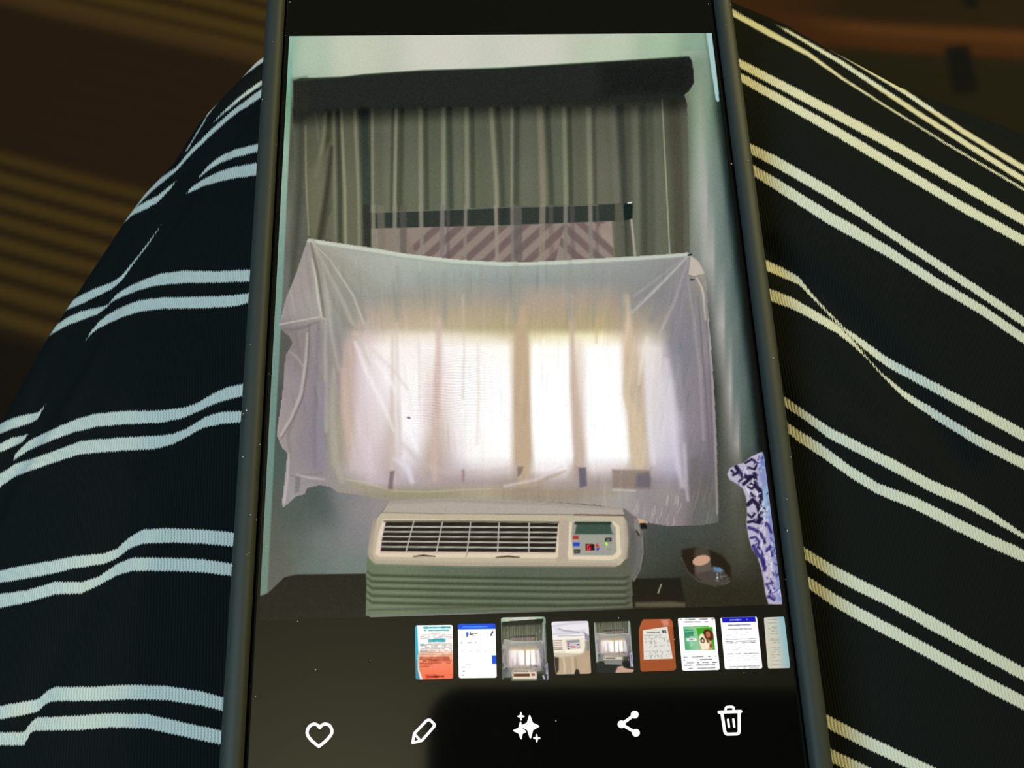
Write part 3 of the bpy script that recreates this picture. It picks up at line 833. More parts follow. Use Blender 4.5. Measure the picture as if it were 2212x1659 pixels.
K.rows(msh, [
    (520, [(664, 172, 164, 152), (700, 196, 186, 170), (1480, 168, 164, 160)]),
    (556, [(650, 176, 164, 156), (700, 176, 170, 152), (760, 188, 188, 170), (870, 194, 200, 184), (1000, 190, 204, 186), (1090, 186, 202, 184), (1250, 178, 188, 176), (1400, 166, 168, 162), (1480, 160, 158, 156), (1515, 180, 168, 156)]),
    (605, [(630, 182, 164, 158), (670, 182, 166, 158), (700, 168, 164, 148), (760, 174, 174, 156), (830, 184, 190, 172), (900, 176, 186, 172), (1000, 166, 180, 170), (1100, 160, 173, 164), (1250, 162, 170, 161), (1400, 157, 158, 155), (1470, 152, 148, 148), (1525, 170, 160, 150)]),
    (640, [(620, 178, 162, 156), (690, 184, 176, 164), (740, 164, 162, 150), (800, 170, 170, 156), (850, 176, 170, 154), (900, 184, 174, 154), (1000, 186, 176, 154), (1040, 190, 172, 152), (1090, 178, 167, 150), (1150, 200, 174, 152), (1250, 196, 172, 150), (1320, 190, 168, 146), (1380, 154, 152, 146), (1450, 150, 146, 148), (1525, 158, 150, 146)]),
    (680, [(610, 176, 160, 156), (695, 180, 174, 162), (740, 160, 156, 148), (768, 186, 170, 154), (800, 206, 182, 158), (850, 212, 186, 150), (930, 214, 188, 148), (1000, 210, 186, 140), (1080, 204, 182, 134), (1150, 210, 182, 136), (1230, 204, 178, 130), (1300, 210, 184, 132), (1350, 196, 172, 140), (1410, 176, 164, 146), (1445, 158, 152, 148), (1485, 148, 144, 148), (1530, 156, 150, 148)]),
    (708, [(612, 150, 138, 136), (700, 170, 164, 154), (740, 162, 156, 150), (765, 196, 178, 166), (790, 216, 192, 172), (850, 226, 200, 158), (930, 226, 200, 158), (1000, 220, 196, 142), (1080, 210, 190, 130), (1120, 204, 182, 126), (1150, 216, 190, 130), (1230, 210, 186, 124), (1300, 220, 196, 130), (1350, 206, 182, 146), (1400, 204, 186, 154), (1440, 166, 158, 152), (1475, 146, 142, 148), (1530, 154, 148, 148)]),
    (726, [(620, 148, 136, 136), (704, 162, 156, 150), (735, 164, 157, 152), (762, 210, 190, 182), (790, 224, 204, 198), (850, 242, 228, 208), (930, 244, 232, 214), (1050, 240, 228, 190), (1105, 232, 214, 172), (1126, 206, 182, 138), (1148, 240, 226, 176), (1190, 246, 234, 186), (1300, 250, 240, 196), (1345, 236, 216, 178), (1362, 216, 192, 160), (1400, 224, 210, 190), (1436, 190, 180, 172), (1465, 144, 142, 150), (1510, 150, 144, 148), (1535, 160, 152, 150)]),
    (752, [(620, 150, 138, 138), (704, 160, 154, 150), (732, 168, 158, 155), (752, 204, 186, 182), (775, 226, 208, 208), (830, 248, 242, 238), (930, 252, 246, 242), (1000, 255, 252, 248), (1095, 255, 253, 246), (1113, 226, 204, 170), (1140, 226, 208, 172), (1152, 255, 255, 248), (1225, 255, 255, 250), (1250, 240, 226, 210), (1270, 255, 255, 250), (1335, 255, 255, 250), (1352, 226, 204, 178), (1372, 226, 206, 182), (1395, 240, 232, 226), (1425, 226, 218, 214), (1445, 176, 170, 176), (1468, 140, 140, 150), (1510, 150, 144, 148), (1540, 162, 154, 154)]),
    (830, [(610, 172, 158, 158), (670, 158, 148, 152), (704, 160, 156, 152), (732, 174, 160, 154), (750, 206, 186, 176), (780, 228, 212, 214), (850, 248, 242, 242), (900, 254, 252, 248), (926, 240, 228, 222), (960, 246, 236, 230), (985, 255, 255, 252), (1098, 255, 255, 255), (1114, 214, 190, 160), (1140, 212, 188, 156), (1150, 255, 255, 255), (1226, 255, 255, 255), (1236, 228, 208, 194), (1256, 236, 222, 212), (1270, 255, 255, 255), (1338, 255, 255, 255), (1352, 218, 198, 172), (1384, 214, 194, 172), (1398, 230, 222, 220), (1440, 220, 214, 218), (1462, 196, 188, 194), (1476, 152, 147, 154), (1520, 150, 140, 148), (1545, 140, 132, 136)]),
    (925, [(600, 176, 164, 162), (640, 162, 152, 152), (680, 150, 142, 150), (704, 162, 158, 150), (728, 174, 168, 150), (752, 206, 186, 170), (776, 226, 210, 210), (820, 230, 216, 218), (846, 218, 204, 200), (868, 250, 246, 248), (900, 252, 249, 250), (924, 234, 220, 214), (944, 220, 202, 190), (985, 244, 238, 234), (1020, 255, 254, 252), (1098, 255, 255, 255), (1114, 216, 192, 162), (1142, 214, 190, 160), (1153, 255, 255, 255), (1230, 255, 255, 255), (1240, 222, 200, 184), (1256, 222, 202, 190), (1272, 255, 255, 255), (1350, 255, 255, 255), (1362, 220, 200, 172), (1390, 216, 198, 172), (1404, 226, 220, 222), (1450, 220, 212, 220), (1466, 206, 198, 210), (1484, 160, 150, 158), (1520, 148, 138, 146), (1548, 134, 126, 130)]),
    (985, [(610, 170, 160, 158), (650, 158, 148, 152), (690, 150, 142, 152), (712, 166, 160, 152), (738, 180, 168, 150), (758, 214, 198, 196), (800, 226, 209, 214), (840, 212, 194, 190), (870, 232, 224, 230), (900, 232, 224, 228), (926, 210, 190, 178), (946, 208, 188, 176), (985, 228, 218, 220), (1020, 252, 248, 246), (1098, 255, 253, 250), (1116, 206, 182, 156), (1144, 204, 182, 158), (1158, 255, 255, 255), (1234, 255, 255, 255), (1244, 212, 190, 172), (1260, 214, 196, 182), (1274, 255, 255, 255), (1352, 255, 255, 255), (1366, 222, 202, 178), (1396, 222, 206, 186), (1412, 220, 214, 222), (1455, 210, 204, 218), (1474, 190, 182, 196), (1490, 146, 138, 146), (1535, 128, 121, 127)]),
    (1015, [(612, 166, 158, 158), (690, 158, 148, 154), (722, 168, 161, 150), (760, 210, 196, 194), (800, 222, 206, 211), (840, 206, 188, 184), (880, 220, 208, 216), (935, 200, 178, 166), (985, 212, 200, 206), (1050, 230, 220, 220), (1100, 228, 216, 212), (1126, 190, 168, 150), (1160, 240, 230, 230), (1220, 246, 238, 238), (1245, 192, 172, 160), (1280, 232, 220, 220), (1340, 222, 208, 204), (1376, 204, 188, 170), (1425, 200, 192, 202), (1462, 196, 190, 210), (1496, 134, 126, 132), (1535, 122, 117, 120)]),
    (1042, [(614, 168, 161, 161), (700, 162, 154, 155), (740, 168, 161, 150), (800, 208, 192, 196), (880, 200, 184, 188), (980, 188, 170, 166), (1050, 192, 177, 172), (1126, 178, 161, 146), (1190, 200, 184, 180), (1260, 182, 166, 158), (1300, 182, 167, 162), (1400, 162, 150, 151), (1440, 168, 158, 166), (1478, 156, 148, 154), (1494, 122, 116, 118), (1535, 116, 113, 110)]),
    (1066, [(614, 170, 164, 164), (700, 166, 158, 156), (780, 172, 162, 144), (850, 165, 156, 132), (950, 171, 161, 132), (1050, 190, 178, 150), (1130, 168, 153, 130), (1250, 170, 156, 140), (1340, 184, 178, 172), (1400, 162, 154, 154), (1450, 166, 159, 156), (1484, 146, 138, 140), (1500, 126, 119, 116), (1540, 116, 112, 106)]),
    (1126, [(612, 172, 166, 166), (800, 170, 162, 152), (1300, 188, 178, 170), (1400, 160, 151, 153), (1470, 150, 140, 140), (1494, 122, 118, 116), (1530, 110, 116, 111), (1552, 110, 114, 108)])])
lum = K.C.mean(1)
sat = np.where(msh, 0.34 * (1 - sst(K.Y, 700, 760)), 0)[:, None]
K.C += (lum[:, None] - K.C) * sat
dk = np.where(msh, 1 - 0.09 * (1 - sst(lum, 185, 240)), 1)
K.C *= dk[:, None]
cl = msh
ln = lambda pts, w, c, so=4, a=.7: K.line(pts, w, c, so, a, cl)
# top hem
ln([(668, 520), (760, 534), (870, 551), (980, 564), (1090, 571), (1220, 567), (1380, 558), (1488, 550)], 8, (206, 214, 196), 4, .75)
ln([(700, 530), (870, 558), (980, 571), (1090, 578), (1220, 574)], 2, (150, 166, 150), 3, .6)
# folds raying out of the two pins
ln([(672, 520, 2), (700, 570, 6), (740, 650, 9), (775, 730, 8), (800, 790, 3)], 6, (205, 200, 184), 6, .7)
ln([(676, 520, 2), (730, 580, 8), (775, 655, 16), (790, 690, 5)], 6, (148, 144, 132), 8, .65)
ln([(690, 560, 3), (715, 640, 8), (745, 700, 14), (770, 712, 4)], 6, (144, 138, 128), 8, .7)
ln([(680, 526, 3), (760, 590, 8), (820, 640, 8)], 6, (152, 150, 136), 8, .45)
ln([(672, 524, 4), (684, 580, 7), (697, 660, 6), (700, 690, 3)], 4, (122, 114, 102), 4, .85)
ln([(674, 560, 3), (682, 600, 5), (688, 650, 5), (694, 682, 3)], 5, (206, 204, 190), 4, .8)
ln([(694, 560, 4), (706, 630, 8), (716, 720, 8), (732, 800, 6)], 6, (186, 184, 168), 6, .5)
ln([(704, 690, 4), (702, 760, 8), (704, 830, 9), (704, 930, 9)], 7, (182, 180, 168), 6, .5)
ln([(1488, 552, 2), (1450, 590, 6), (1400, 640, 7), (1360, 676, 3)], 6, (186, 184, 180), 5, .7)
ln([(1480, 556, 2), (1430, 594, 5), (1370, 640, 4)], 5, (182, 180, 174), 5, .6)
ln([(1486, 560, 3), (1440, 640, 12), (1408, 690, 16)], 10, (140, 138, 140), 10, .6)
ln([(1486, 562, 2), (1462, 640, 6), (1440, 690, 8), (1425, 720, 4)], 6, (180, 176, 172), 5, .7)
ln([(1476, 606, 3), (1460, 690, 16), (1455, 760, 14), (1470, 880, 10)], 10, (138, 134, 140), 10, .55)
ln([(1485, 600, 3), (1500, 700, 5), (1512, 800, 6), (1520, 950, 6)], 5, (172, 164, 164), 6, .5)
ln([(1508, 640, 2), (1514, 720, 3), (1524, 840, 3), (1534, 1000, 3)], 3, (112, 104, 110), 3, .7)
ln([(1530, 690, 3), (1538, 800, 4), (1545, 960, 4), (1549, 1110, 4)], 4, (176, 168, 166), 3, .6)
ln([(1522, 640, 2), (1530, 760, 3), (1537, 900, 3), (1541, 1060, 3)], 3, (116, 108, 112), 3, .6)
K.poly([(1492, 553), (1510, 566), (1522, 590), (1512, 594), (1500, 598), (1487, 594), (1490, 570)], (198, 186, 172), 3, .9)
K.line([(1487, 594), (1500, 598), (1512, 594)], 2, (130, 118, 106), 2, .8)
ln([(1505, 600, 3), (1516, 620, 6), (1520, 640, 5), (1524, 690, 3)], 5, (204, 192, 178), 4, .8)
ln([(1512, 604, 2), (1520, 622, 2), (1526, 638, 2)], 2, (136, 122, 112), 2, .8)
K.line([(1487, 551), (1493, 550)], 4, (30, 36, 34), 1.5)
K.line([(1492, 604), (1499, 604)], 3, (44, 44, 44), 1.5)
K.poly([(672, 520), (700, 552), (742, 620), (780, 690), (784, 712), (760, 716), (730, 660), (702, 590)], (150, 147, 134), 12, .5, msh)
K.poly([(690, 530), (760, 566), (830, 620), (838, 640), (800, 640), (740, 590)], (158, 158, 144), 10, .5, msh)
K.poly([(1484, 556), (1466, 560), (1400, 610), (1350, 668), (1380, 672), (1430, 620)], (142, 142, 140), 12, .5, msh)
K.poly([(1486, 566), (1470, 600), (1440, 690), (1440, 740), (1462, 760), (1480, 680)], (140, 136, 142), 12, .5, msh)
ln([(673, 522, 2), (712, 560, 3), (764, 640, 5), (786, 700, 4)], 4, (200, 196, 182), 4, .65)
ln([(1484, 556, 2), (1420, 622, 5), (1366, 676, 3)], 4, (190, 187, 182), 4, .65)
# light and shadow bands of the window behind
ln([(775, 700, 10), (760, 760, 16), (752, 850, 12), (760, 960, 6)], 12, (196, 172, 158), 14, .55)
ln([(1126, 668, 18), (1126, 740, 27), (1127, 860, 28), (1130, 980, 30), (1132, 1040, 22)], 26, (194, 170, 142), 9, .85)
ln([(848, 720, 6), (848, 800, 7), (846, 960, 12), (846, 1040, 10)], 8, (206, 190, 178), 8, .6)
ln([(948, 690, 10), (946, 790, 16), (942, 900, 16), (938, 1000, 12), (940, 1036, 8)], 14, (208, 184, 172), 9, .7)
ln([(1032, 740, 5), (1034, 860, 6), (1030, 960, 6)], 6, (236, 226, 218), 6, .6)
ln([(1000, 640, 6), (1002, 740, 5), (1000, 860, 5)], 6, (214, 196, 180), 6, .35)
ln([(1234, 640, 12), (1236, 730, 11), (1240, 830, 13), (1246, 930, 15), (1250, 1000, 15)], 12, (200, 178, 160), 9, .8)
ln([(1290, 690, 8), (1288, 740, 4)], 6, (206, 180, 120), 6, .5)
ln([(1352, 640, 12), (1358, 720, 18), (1362, 800, 22), (1350, 850, 8), (1372, 900, 24), (1380, 1000, 26)], 20, (212, 192, 164), 10, .85)
ln([(1398, 730, 6), (1384, 790, 8), (1380, 830, 4)], 6, (236, 224, 208), 6, .7)
ln([(1398, 800, 6), (1402, 900, 10), (1412, 1000, 10)], 8, (230, 224, 226), 8, .6)
ln([(1440, 780, 10), (1450, 880, 14), (1460, 980, 12), (1474, 1050, 8)], 10, (222, 214, 224), 10, .6)
ln([(1478, 960, 6), (1482, 1040, 10), (1486, 1080, 6)], 8, (200, 190, 200), 5, .6)
ln([(1502, 1000, 26), (1500, 1060, 24)], 20, (114, 108, 108), 12, .7)
ln([(700, 830, 10), (692, 920, 18), (694, 1010, 16)], 14, (142, 136, 150), 10, .6)
ln([(720, 800, 8), (718, 900, 14), (724, 1000, 16), (740, 1040, 12)], 12, (178, 172, 156), 8, .6)
ln([(742, 800, 8), (746, 880, 14), (756, 960, 10)], 10, (208, 186, 170), 10, .6)
ln([(812, 780, 4), (860, 850, 10), (880, 920, 14), (900, 970, 6)], 8, (255, 252, 250), 10, .6)
ln([(850, 990, 3), (880, 1010, 12), (890, 1040, 10)], 8, (224, 222, 232), 8, .7)
ln([(870, 960, 6), (910, 1000, 14), (960, 1020, 10), (1050, 1020, 8), (1110, 1010, 5)], 8, (200, 184, 178), 10, .5)
ln([(1060, 1058, 6), (1150, 1046, 12), (1220, 1018, 5)], 8, (176, 158, 140), 8, .75)
ln([(1090, 1050, 5), (1160, 1036, 6), (1214, 1008, 5)], 6, (226, 212, 214), 6, .6)
ln([(1120, 1064, 8), (1230, 1068, 10), (1340, 1066, 8)], 8, (164, 148, 128), 8, .6)
# dark handles and sill seen through the cloth
K.poly([(842, 1018), (852, 1017), (848, 1058), (838, 1058)], (120, 104, 106), 5, .85)
K.poly([(998, 1013), (1004, 1016), (1003, 1040), (997, 1042)], (156, 130, 124), 5, .8)
K.poly([(1118, 1008), (1130, 1008), (1126, 1024), (1118, 1030)], (122, 108, 96), 5, .8)
K.poly([(1250, 1010), (1266, 1010), (1268, 1050), (1252, 1054)], (96, 94, 108), 5, .85)
K.poly([(1322, 1014), (1404, 1016), (1404, 1056), (1324, 1054)], (140, 124, 112), 6, .8)
K.poly([(1376, 1026), (1400, 1020), (1406, 1036), (1404, 1054), (1372, 1052)], (104, 98, 112), 9, .75)
K.line([(1324, 1058), (1372, 1060)], 4, (196, 194, 178), 3, .7)
# crumpled lower hem
ln([(748, 1036, 2), (790, 1042, 3), (845, 1060, 2)], 2, (196, 190, 150), 2, .7)
ln([(758, 1046, 8), (830, 1062, 12), (900, 1068, 12), (960, 1066, 8)], 10, (158, 150, 120), 6, .7)
ln([(845, 1060, 2), (920, 1063, 3), (1000, 1058, 3), (1060, 1056, 3)], 3, (192, 184, 154), 3, .6)
for k in range(34):
    x = 1350 + rng.random() * 125
    y = 1068 + rng.random() * 52
    ln([(x, y, 1), (x - 4 + rng.random() * 5, y + 10 + rng.random() * 8, 2.5), (x - 8 + rng.random() * 8, y + 22, 1)], 2, (192, 186, 182) if k % 2 else (138, 130, 130), 3, .6)
for k in range(16):
    x = 1500 + rng.random() * 46
    y = 1040 + rng.random() * 70
    ln([(x, y, 1), (x - 8, y + 26, 3), (x - 10, y + 44, 1)], 2, (134, 128, 120) if k % 2 else (98, 96, 92), 4, .5)
# left fall of the sheet
K.line([(604, 701), (640, 694), (694, 684), (702, 690)], 3, (206, 190, 182), 3, .8)
ln([(610, 712, 3), (634, 712, 6), (660, 706, 6), (690, 694, 3)], 4, (126, 112, 112), 6, .7)
ln([(640, 720, 6), (646, 760, 8), (636, 800, 4)], 6, (132, 122, 120), 6, .6)
ln([(668, 700, 2), (668, 740, 3), (664, 800, 3), (654, 860, 3), (632, 910, 3), (608, 948, 2)], 3, (118, 104, 108), 3, .8)
ln([(664, 720, 3), (660, 780, 5), (650, 850, 6), (630, 900, 5), (606, 940, 3)], 5, (200, 192, 180), 5, .7)
ln([(654, 790, 3), (640, 770, 4), (626, 760, 2)], 4, (186, 176, 170), 5, .6)
ln([(688, 700, 6), (684, 800, 9), (680, 900, 9), (680, 1010, 6)], 8, (128, 118, 130), 8, .55)
ln([(640, 890, 4), (622, 940, 6), (628, 990, 4)], 6, (128, 122, 118), 6, .7)
K.line([(628, 1028), (660, 1026), (696, 1022)], 2, (128, 118, 122), 3, .8)
ln([(640, 1026, 4), (670, 1032, 5), (700, 1036, 4)], 4, (196, 188, 186), 4, .6)
K.poly([(638, 1028), (650, 1030), (646, 1062), (637, 1066)], (120, 118, 114), 4, .8)
ln([(624, 980, 3), (621, 1030, 5), (614, 1084, 6)], 5, (192, 184, 182), 4, .7)
# hanging folds of the curtain behind, showing through the upper cloth
for x, w, y0, y1 in ((857, 16, 580, 690), (960, 16, 590, 700), (1011, 14, 590, 660), (1040, 8, 580, 640), (1114, 24, 575, 690), (1232, 18, 570, 690), (1281, 10, 570, 700), (1348, 18, 580, 690), (905, 8, 590, 640)):
    ln([(x, y0, w * .4), (x, y0 + 30, w), (x + 1, y1 - 20, w * .8), (x + 1, y1, w * .3)], w, (148, 150, 140), 12, .55)
ln([(857, 700, 5), (858, 800, 6), (862, 900, 9), (866, 980, 9)], 6, (206, 192, 180), 8, .5)
ln([(905, 740, 3), (906, 860, 4)], 4, (226, 216, 208), 8, .5)
# left edge of the lit pane, pinkish
ln([(752, 735, 6), (742, 800, 10), (746, 900, 12), (758, 990, 8)], 10, (198, 176, 164), 12, .6)
ln([(768, 740, 5), (790, 800, 8), (830, 880, 9), (850, 930, 4)], 6, (252, 246, 246), 8, .6)
ln([(800, 750, 3), (850, 800, 6), (880, 840, 4)], 5, (222, 206, 198), 7, .6)
# fine crinkle of the cloth
r3 = np.random.default_rng(5)
for k in range(420):
    x = r3.uniform(615, 1545)
    y = r3.uniform(560, 1110)
    lean = (x - 1090) / 430 * -.16
    L = r3.uniform(14, 60)
    i3 = np.nonzero(msh & (np.abs(K.X - x - (K.Y - y) * lean) < 5) & (np.abs(K.Y - y) < L))[0]
    if i3.size:
        g3 = np.exp(-((K.X[i3] - x - (K.Y[i3] - y) * lean) / r3.uniform(1.4, 3.2)) ** 2) * (1 - (np.abs(K.Y[i3] - y) / L) ** 2)
        K.C[i3] += (g3 * r3.choice([-1, 1]) * r3.uniform(2, 8))[:, None]
# woven shimmer across the brightest cloth
ii = np.nonzero(msh & (K.X > 860) & (K.X < 1120) & (K.Y > 700) & (K.Y < 960))[0]
wv = np.sin(K.Y[ii] * 1.05 + 3 * np.sin(K.X[ii] * .031) + 1.6 * np.sin(K.X[ii] * .083 + K.Y[ii] * .05))
en = np.exp(-((K.X[ii] - 985) / 75) ** 2 - ((K.Y[ii] - 830) / 85) ** 2) + .7 * np.exp(-((K.X[ii] - 915) / 28) ** 2 - ((K.Y[ii] - 890) / 34) ** 2)
K.C[ii] -= (np.clip(wv, 0, 1) * en * 26)[:, None] * np.array([.8, 1.2, .9])
K.line([(881, 902), (885, 903)], 4, (110, 100, 104), 2)

# ---- wall unit below the window
ACB = [(842, 1083), (900, 1081), (960, 1078), (1090, 1081), (1190, 1085), (1344, 1098), (1350, 1118), (1356, 1160), (1360, 1240), (1367, 1312), (1080, 1321), (790, 1331), (792, 1240), (794, 1210),
       (800, 1160), (812, 1122), (828, 1100)]
mac = K.inside(ACB)
K.poly([(1344, 1097), (1352, 1100), (1374, 1118), (1386, 1140), (1390, 1165), (1386, 1215), (1368, 1255), (1360, 1250), (1356, 1160)], (112, 108, 106), 4, .9)
K.poly([(1362, 1140), (1374, 1150), (1376, 1200), (1364, 1250), (1358, 1200)], (92, 94, 86), 8, .8)
K.poly(ACB, (112, 118, 96), 2)
K.field(K.inside([(792, 1205), (1362, 1205), (1367, 1312), (1080, 1321), (790, 1331)]), [
    (800, 1240, 104, 118, 92), (1000, 1240, 96, 108, 88), (1200, 1240, 92, 100, 84), (1340, 1240, 96, 98, 84), (830, 1320, 112, 124, 100), (1100, 1310, 88, 98, 82), (1340, 1300, 92, 94, 78)])
for y0, y1 in ((1242, 1251), (1256, 1265), (1270, 1280), (1286, 1294), (1301, 1307)):
    K.line([(793, y0 - 8, 2), (803, y0 + 1, 5), (960, y0 + 5, 6), (1200, y0 + 9, 6), (1348, y1 - 1, 5), (1360, y1 - 6, 2)], 5, (54, 62, 44), 6, .85, mac)
    K.line([(792, y0 - 1, 2), (803, y0 + 7, 4), (960, y0 + 11, 5), (1200, y0 + 14, 5), (1348, y1 + 5, 4)], 5, (122, 132, 108), 6, .6, mac)
K.line([(797, 1318), (1080, 1310), (1200, 1306)], 4, (62, 70, 52), 5, .6, mac)
# top deck and front frame
K.poly([(842, 1083), (900, 1080), (960, 1076), (1090, 1080), (1190, 1085), (1344, 1098), (1349, 1113), (1200, 1112), (960, 1111), (826, 1107), (834, 1094)], (176, 166, 154), 2)
K.poly([(842, 1083), (960, 1076), (1190, 1085), (1344, 1098), (1344, 1102), (1190, 1092), (960, 1084), (842, 1090)], (158, 148, 138), 6, .8)
K.poly([(826, 1106), (960, 1110), (1200, 1112), (1346, 1113), (1352, 1126), (1356, 1170), (1352, 1206), (1340, 1220), (1328, 1223), (1000, 1222), (812, 1217), (798, 1206), (796, 1186), (804, 1150), (814, 1120)], (190, 178, 154), 2)
K.line([(810, 1124, 8), (803, 1160, 10), (799, 1196, 10), (806, 1211, 8)], 9, (168, 154, 134), 5, .8)
K.line([(812, 1214), (1000, 1219), (1328, 1220)], 9, (172, 160, 140), 5, .8)
K.line([(1351, 1130), (1354, 1170), (1350, 1205)], 8, (170, 158, 140), 5, .8)
K.line([(826, 1107), (960, 1110), (1200, 1111.5), (1348, 1113)], 2, (120, 104, 86), 2, .7)
K.line([(960, 1110.5), (1070, 1112)], 2, (196, 188, 170), 2, .6)
K.line([(1240, 1112), (1348, 1113.5)], 3, (84, 66, 52), 2, .8)
K.poly([(1206, 1122), (1228, 1122), (1226, 1214), (1202, 1214)], (182, 166, 148), 3, .9)
# recessed grille
K.poly([(828, 1121), (1207, 1125), (1206, 1202), (1200, 1206), (818, 1203), (810, 1196), (818, 1150)], (222, 206, 178), 2)
K.poly([(828, 1122), (820, 1150), (813, 1194), (822, 1202), (826, 1190), (830, 1150), (836, 1128)], (228, 206, 192), 2)
GRI = [(834, 1125), (1206, 1130), (1204, 1150), (1200, 1193), (822, 1191), (826, 1160)]
K.poly(GRI, (42, 34, 32), 2)
K.line([(830, 1126), (1010, 1126), (1206, 1128)], 4, (112, 112, 88), 2)
mg = K.inside(GRI)
for k, (ya, yb) in enumerate(((1138, 1139), (1148.5, 1150), (1159, 1161), (1170, 1172), (1181, 1183.5))):
    K.line([(824, ya), (1206, yb)], 3.2, (186, 184, 168), 1.6, 1, mg)
for xt, xb in ((894, 877), (956, 943), (1017, 1009), (1078, 1075), (1143, 1142)):
    K.line([(xt, 1126), (xb, 1192)], 2.6, (186, 184, 170), 1.6, 1, mg)
K.line([(822, 1194), (1200, 1195)], 2, (196, 160, 160), 2, .7)
K.line([(893, 1202, 2), (915, 1200, 4), (940, 1202, 2)], 3, (64, 46, 36), 2)
K.line([(1072, 1204, 2), (1098, 1202, 4), (1122, 1204, 2)], 3, (64, 46, 36), 2)
K.line([(1010, 1194), (1006, 1204)], 1.5, (150, 130, 104), 1.5)
# control panel
K.poly([(1231, 1128), (1326, 1127), (1338, 1136), (1342, 1196), (1334, 1206), (1316, 1210), (1228, 1208), (1226, 1200)], (224, 208, 180), 2)
K.poly([(1236, 1128), (1322, 1128), (1330, 1140), (1332, 1192), (1324, 1200), (1238, 1200), (1234, 1160)], (158, 158, 146), 2)
K.poly([(1244, 1130), (1318, 1130), (1322, 1150), (1326, 1154), (1240, 1154)], (64, 84, 72), 3)
K.poly([(1238, 1130), (1246, 1130), (1242, 1152), (1236, 1152)], (150, 150, 136), 2)
K.line([(1244, 1130), (1318, 1130)], 6, (46, 60, 50), 3)
def bx4(x0, y0, x1, y1, c, so=1.5):
    K.poly([(x0, y0), (x1, y0), (x1, y1), (x0, y1)], c, so)
bx4(1238, 1157, 1250, 1165, (176, 54, 56), 2)
bx4(1238, 1172, 1252, 1180, (34, 70, 190), 2)
bx4(1240, 1187, 1253, 1195, (44, 44, 42), 2)
bx4(1243, 1190, 1249, 1192, (120, 120, 112), 2)
bx4(1307, 1162, 1321, 1170, (40, 44, 42), 2)
bx4(1311, 1165, 1317, 1168, (124, 128, 118), 2)
bx4(1265, 1175, 1284, 1189, (60, 12, 16), 2)
K.line([(1274, 1178), (1269, 1178), (1268.5, 1187), (1274.5, 1187), (1274.5, 1182.5), (1269, 1182.5)], 2.2, (255, 60, 84), 1.6)
bx4(1279, 1177, 1284, 1188, (40, 10, 12), 2)
K.poly([(1290, 1172.5), (1295, 1182), (1285, 1182)], (200, 62, 50), 1.6)
K.poly([(1286, 1183.5), (1296, 1183.5), (1291, 1190.5)], (54, 58, 178), 1.6)
K.line([(1309, 1173), (1310.5, 1177)], 4, (196, 250, 80), 2)
K.line([(1316, 1174), (1322, 1174)], 1.5, (128, 128, 112), 1.5, .6)
K.line([(1312, 1187), (1320, 1187)], 2, (120, 120, 108), 1.5, .6)
# plug and cord beside it
K.poly([(1377, 1119), (1400, 1128), (1396, 1134), (1380, 1132)], (214, 172, 138), 2)
K.poly([(1382, 1130), (1396, 1130), (1398, 1142), (1384, 1143)], (22, 22, 20), 2)
K.poly([(1370, 1120), (1380, 1124), (1384, 1150), (1376, 1156), (1370, 1140)], (140, 134, 128), 3, .9)
K.line([(1375, 1147), (1380, 1156)], 4, (52, 52, 44), 2)
K.line([(1387, 1160, 2), (1389, 1195, 2.5), (1382, 1230, 2.5), (1369, 1255, 3)], 3, (136, 134, 122), 2, .8)
K.line([(1391, 1160, 2), (1393, 1195, 2), (1388, 1222, 2)], 3, (52, 54, 46), 2, .8)

# ---- low round table with a cup
K.poly([(1472, 1188), (1500, 1182), (1530, 1186), (1560, 1200), (1578, 1222), (1580, 1250), (1568, 1264), (1540, 1266), (1510, 1256), (1488, 1240), (1474, 1216)], (44, 38, 28), 5)
K.poly([(1500, 1228), (1516, 1220), (1560, 1232), (1578, 1250), (1566, 1264), (1548, 1266), (1516, 1256), (1500, 1244)], (84, 78, 72), 5, .8)
K.line([(1472, 1206), (1486, 1236), (1510, 1256), (1546, 1266)], 2.5, (92, 92, 76), 2.5, .7)
K.poly([(1500, 1184), (1530, 1182), (1534, 1202), (1500, 1204)], (92, 84, 74), 6, .6)
K.poly([(1496, 1212), (1534, 1208), (1538, 1232), (1506, 1238)], (96, 88, 78), 4)
an = np.linspace(0, 2 * np.pi, 24, endpoint=False)
K.poly([(1515 + 19 * math.cos(t) , 1210.5 + 11 * math.sin(t) - 3 * math.cos(t)) for t in an], (200, 156, 130), 1.8)
K.poly([(1540, 1224), (1556, 1226), (1564, 1234), (1552, 1236), (1542, 1236)], (98, 124, 156), 3)
K.line([(1548, 1240, 3), (1550, 1248, 5)], 4, (206, 212, 206), 3)
for k in range(14):
    x, y = 1540 + rng.random() * 36, 1236 + rng.random() * 26
    K.line([(x, y), (x + rng.normal(0, 5), y + rng.normal(0, 5))], 2, (130, 138, 140) if k % 2 else (44, 44, 46), 2, .6)
# ---- floral cloth at the right edge
FLR = [(1646, 976), (1638, 979), (1620, 988), (1606, 1000), (1590, 1004), (1576, 1012), (1571, 1024), (1576, 1036), (1590, 1044), (1604, 1054), (1612, 1076), (1614, 1110), (1612, 1130), (1617, 1160), (1624, 1185),
       (1636, 1202), (1644, 1228), (1650, 1256), (1653, 1280), (1660, 1305), (1700, 1306), (1694, 1270), (1680, 1200), (1660, 1050), (1652, 985)]
mfl = K.inside(FLR)
K.poly(FLR, (184, 178, 198), 2)
K.poly([(1634, 1000), (1652, 985), (1694, 1300), (1680, 1300), (1668, 1200), (1654, 1120), (1646, 1060)], (120, 134, 190), 10, .8)
K.poly([(1640, 1060), (1656, 1050), (1664, 1110), (1650, 1120)], (150, 196, 216), 10, .6)
K.poly([(1646, 978), (1652, 980), (1654, 1010), (1644, 1000)], (96, 120, 190), 4, .8)
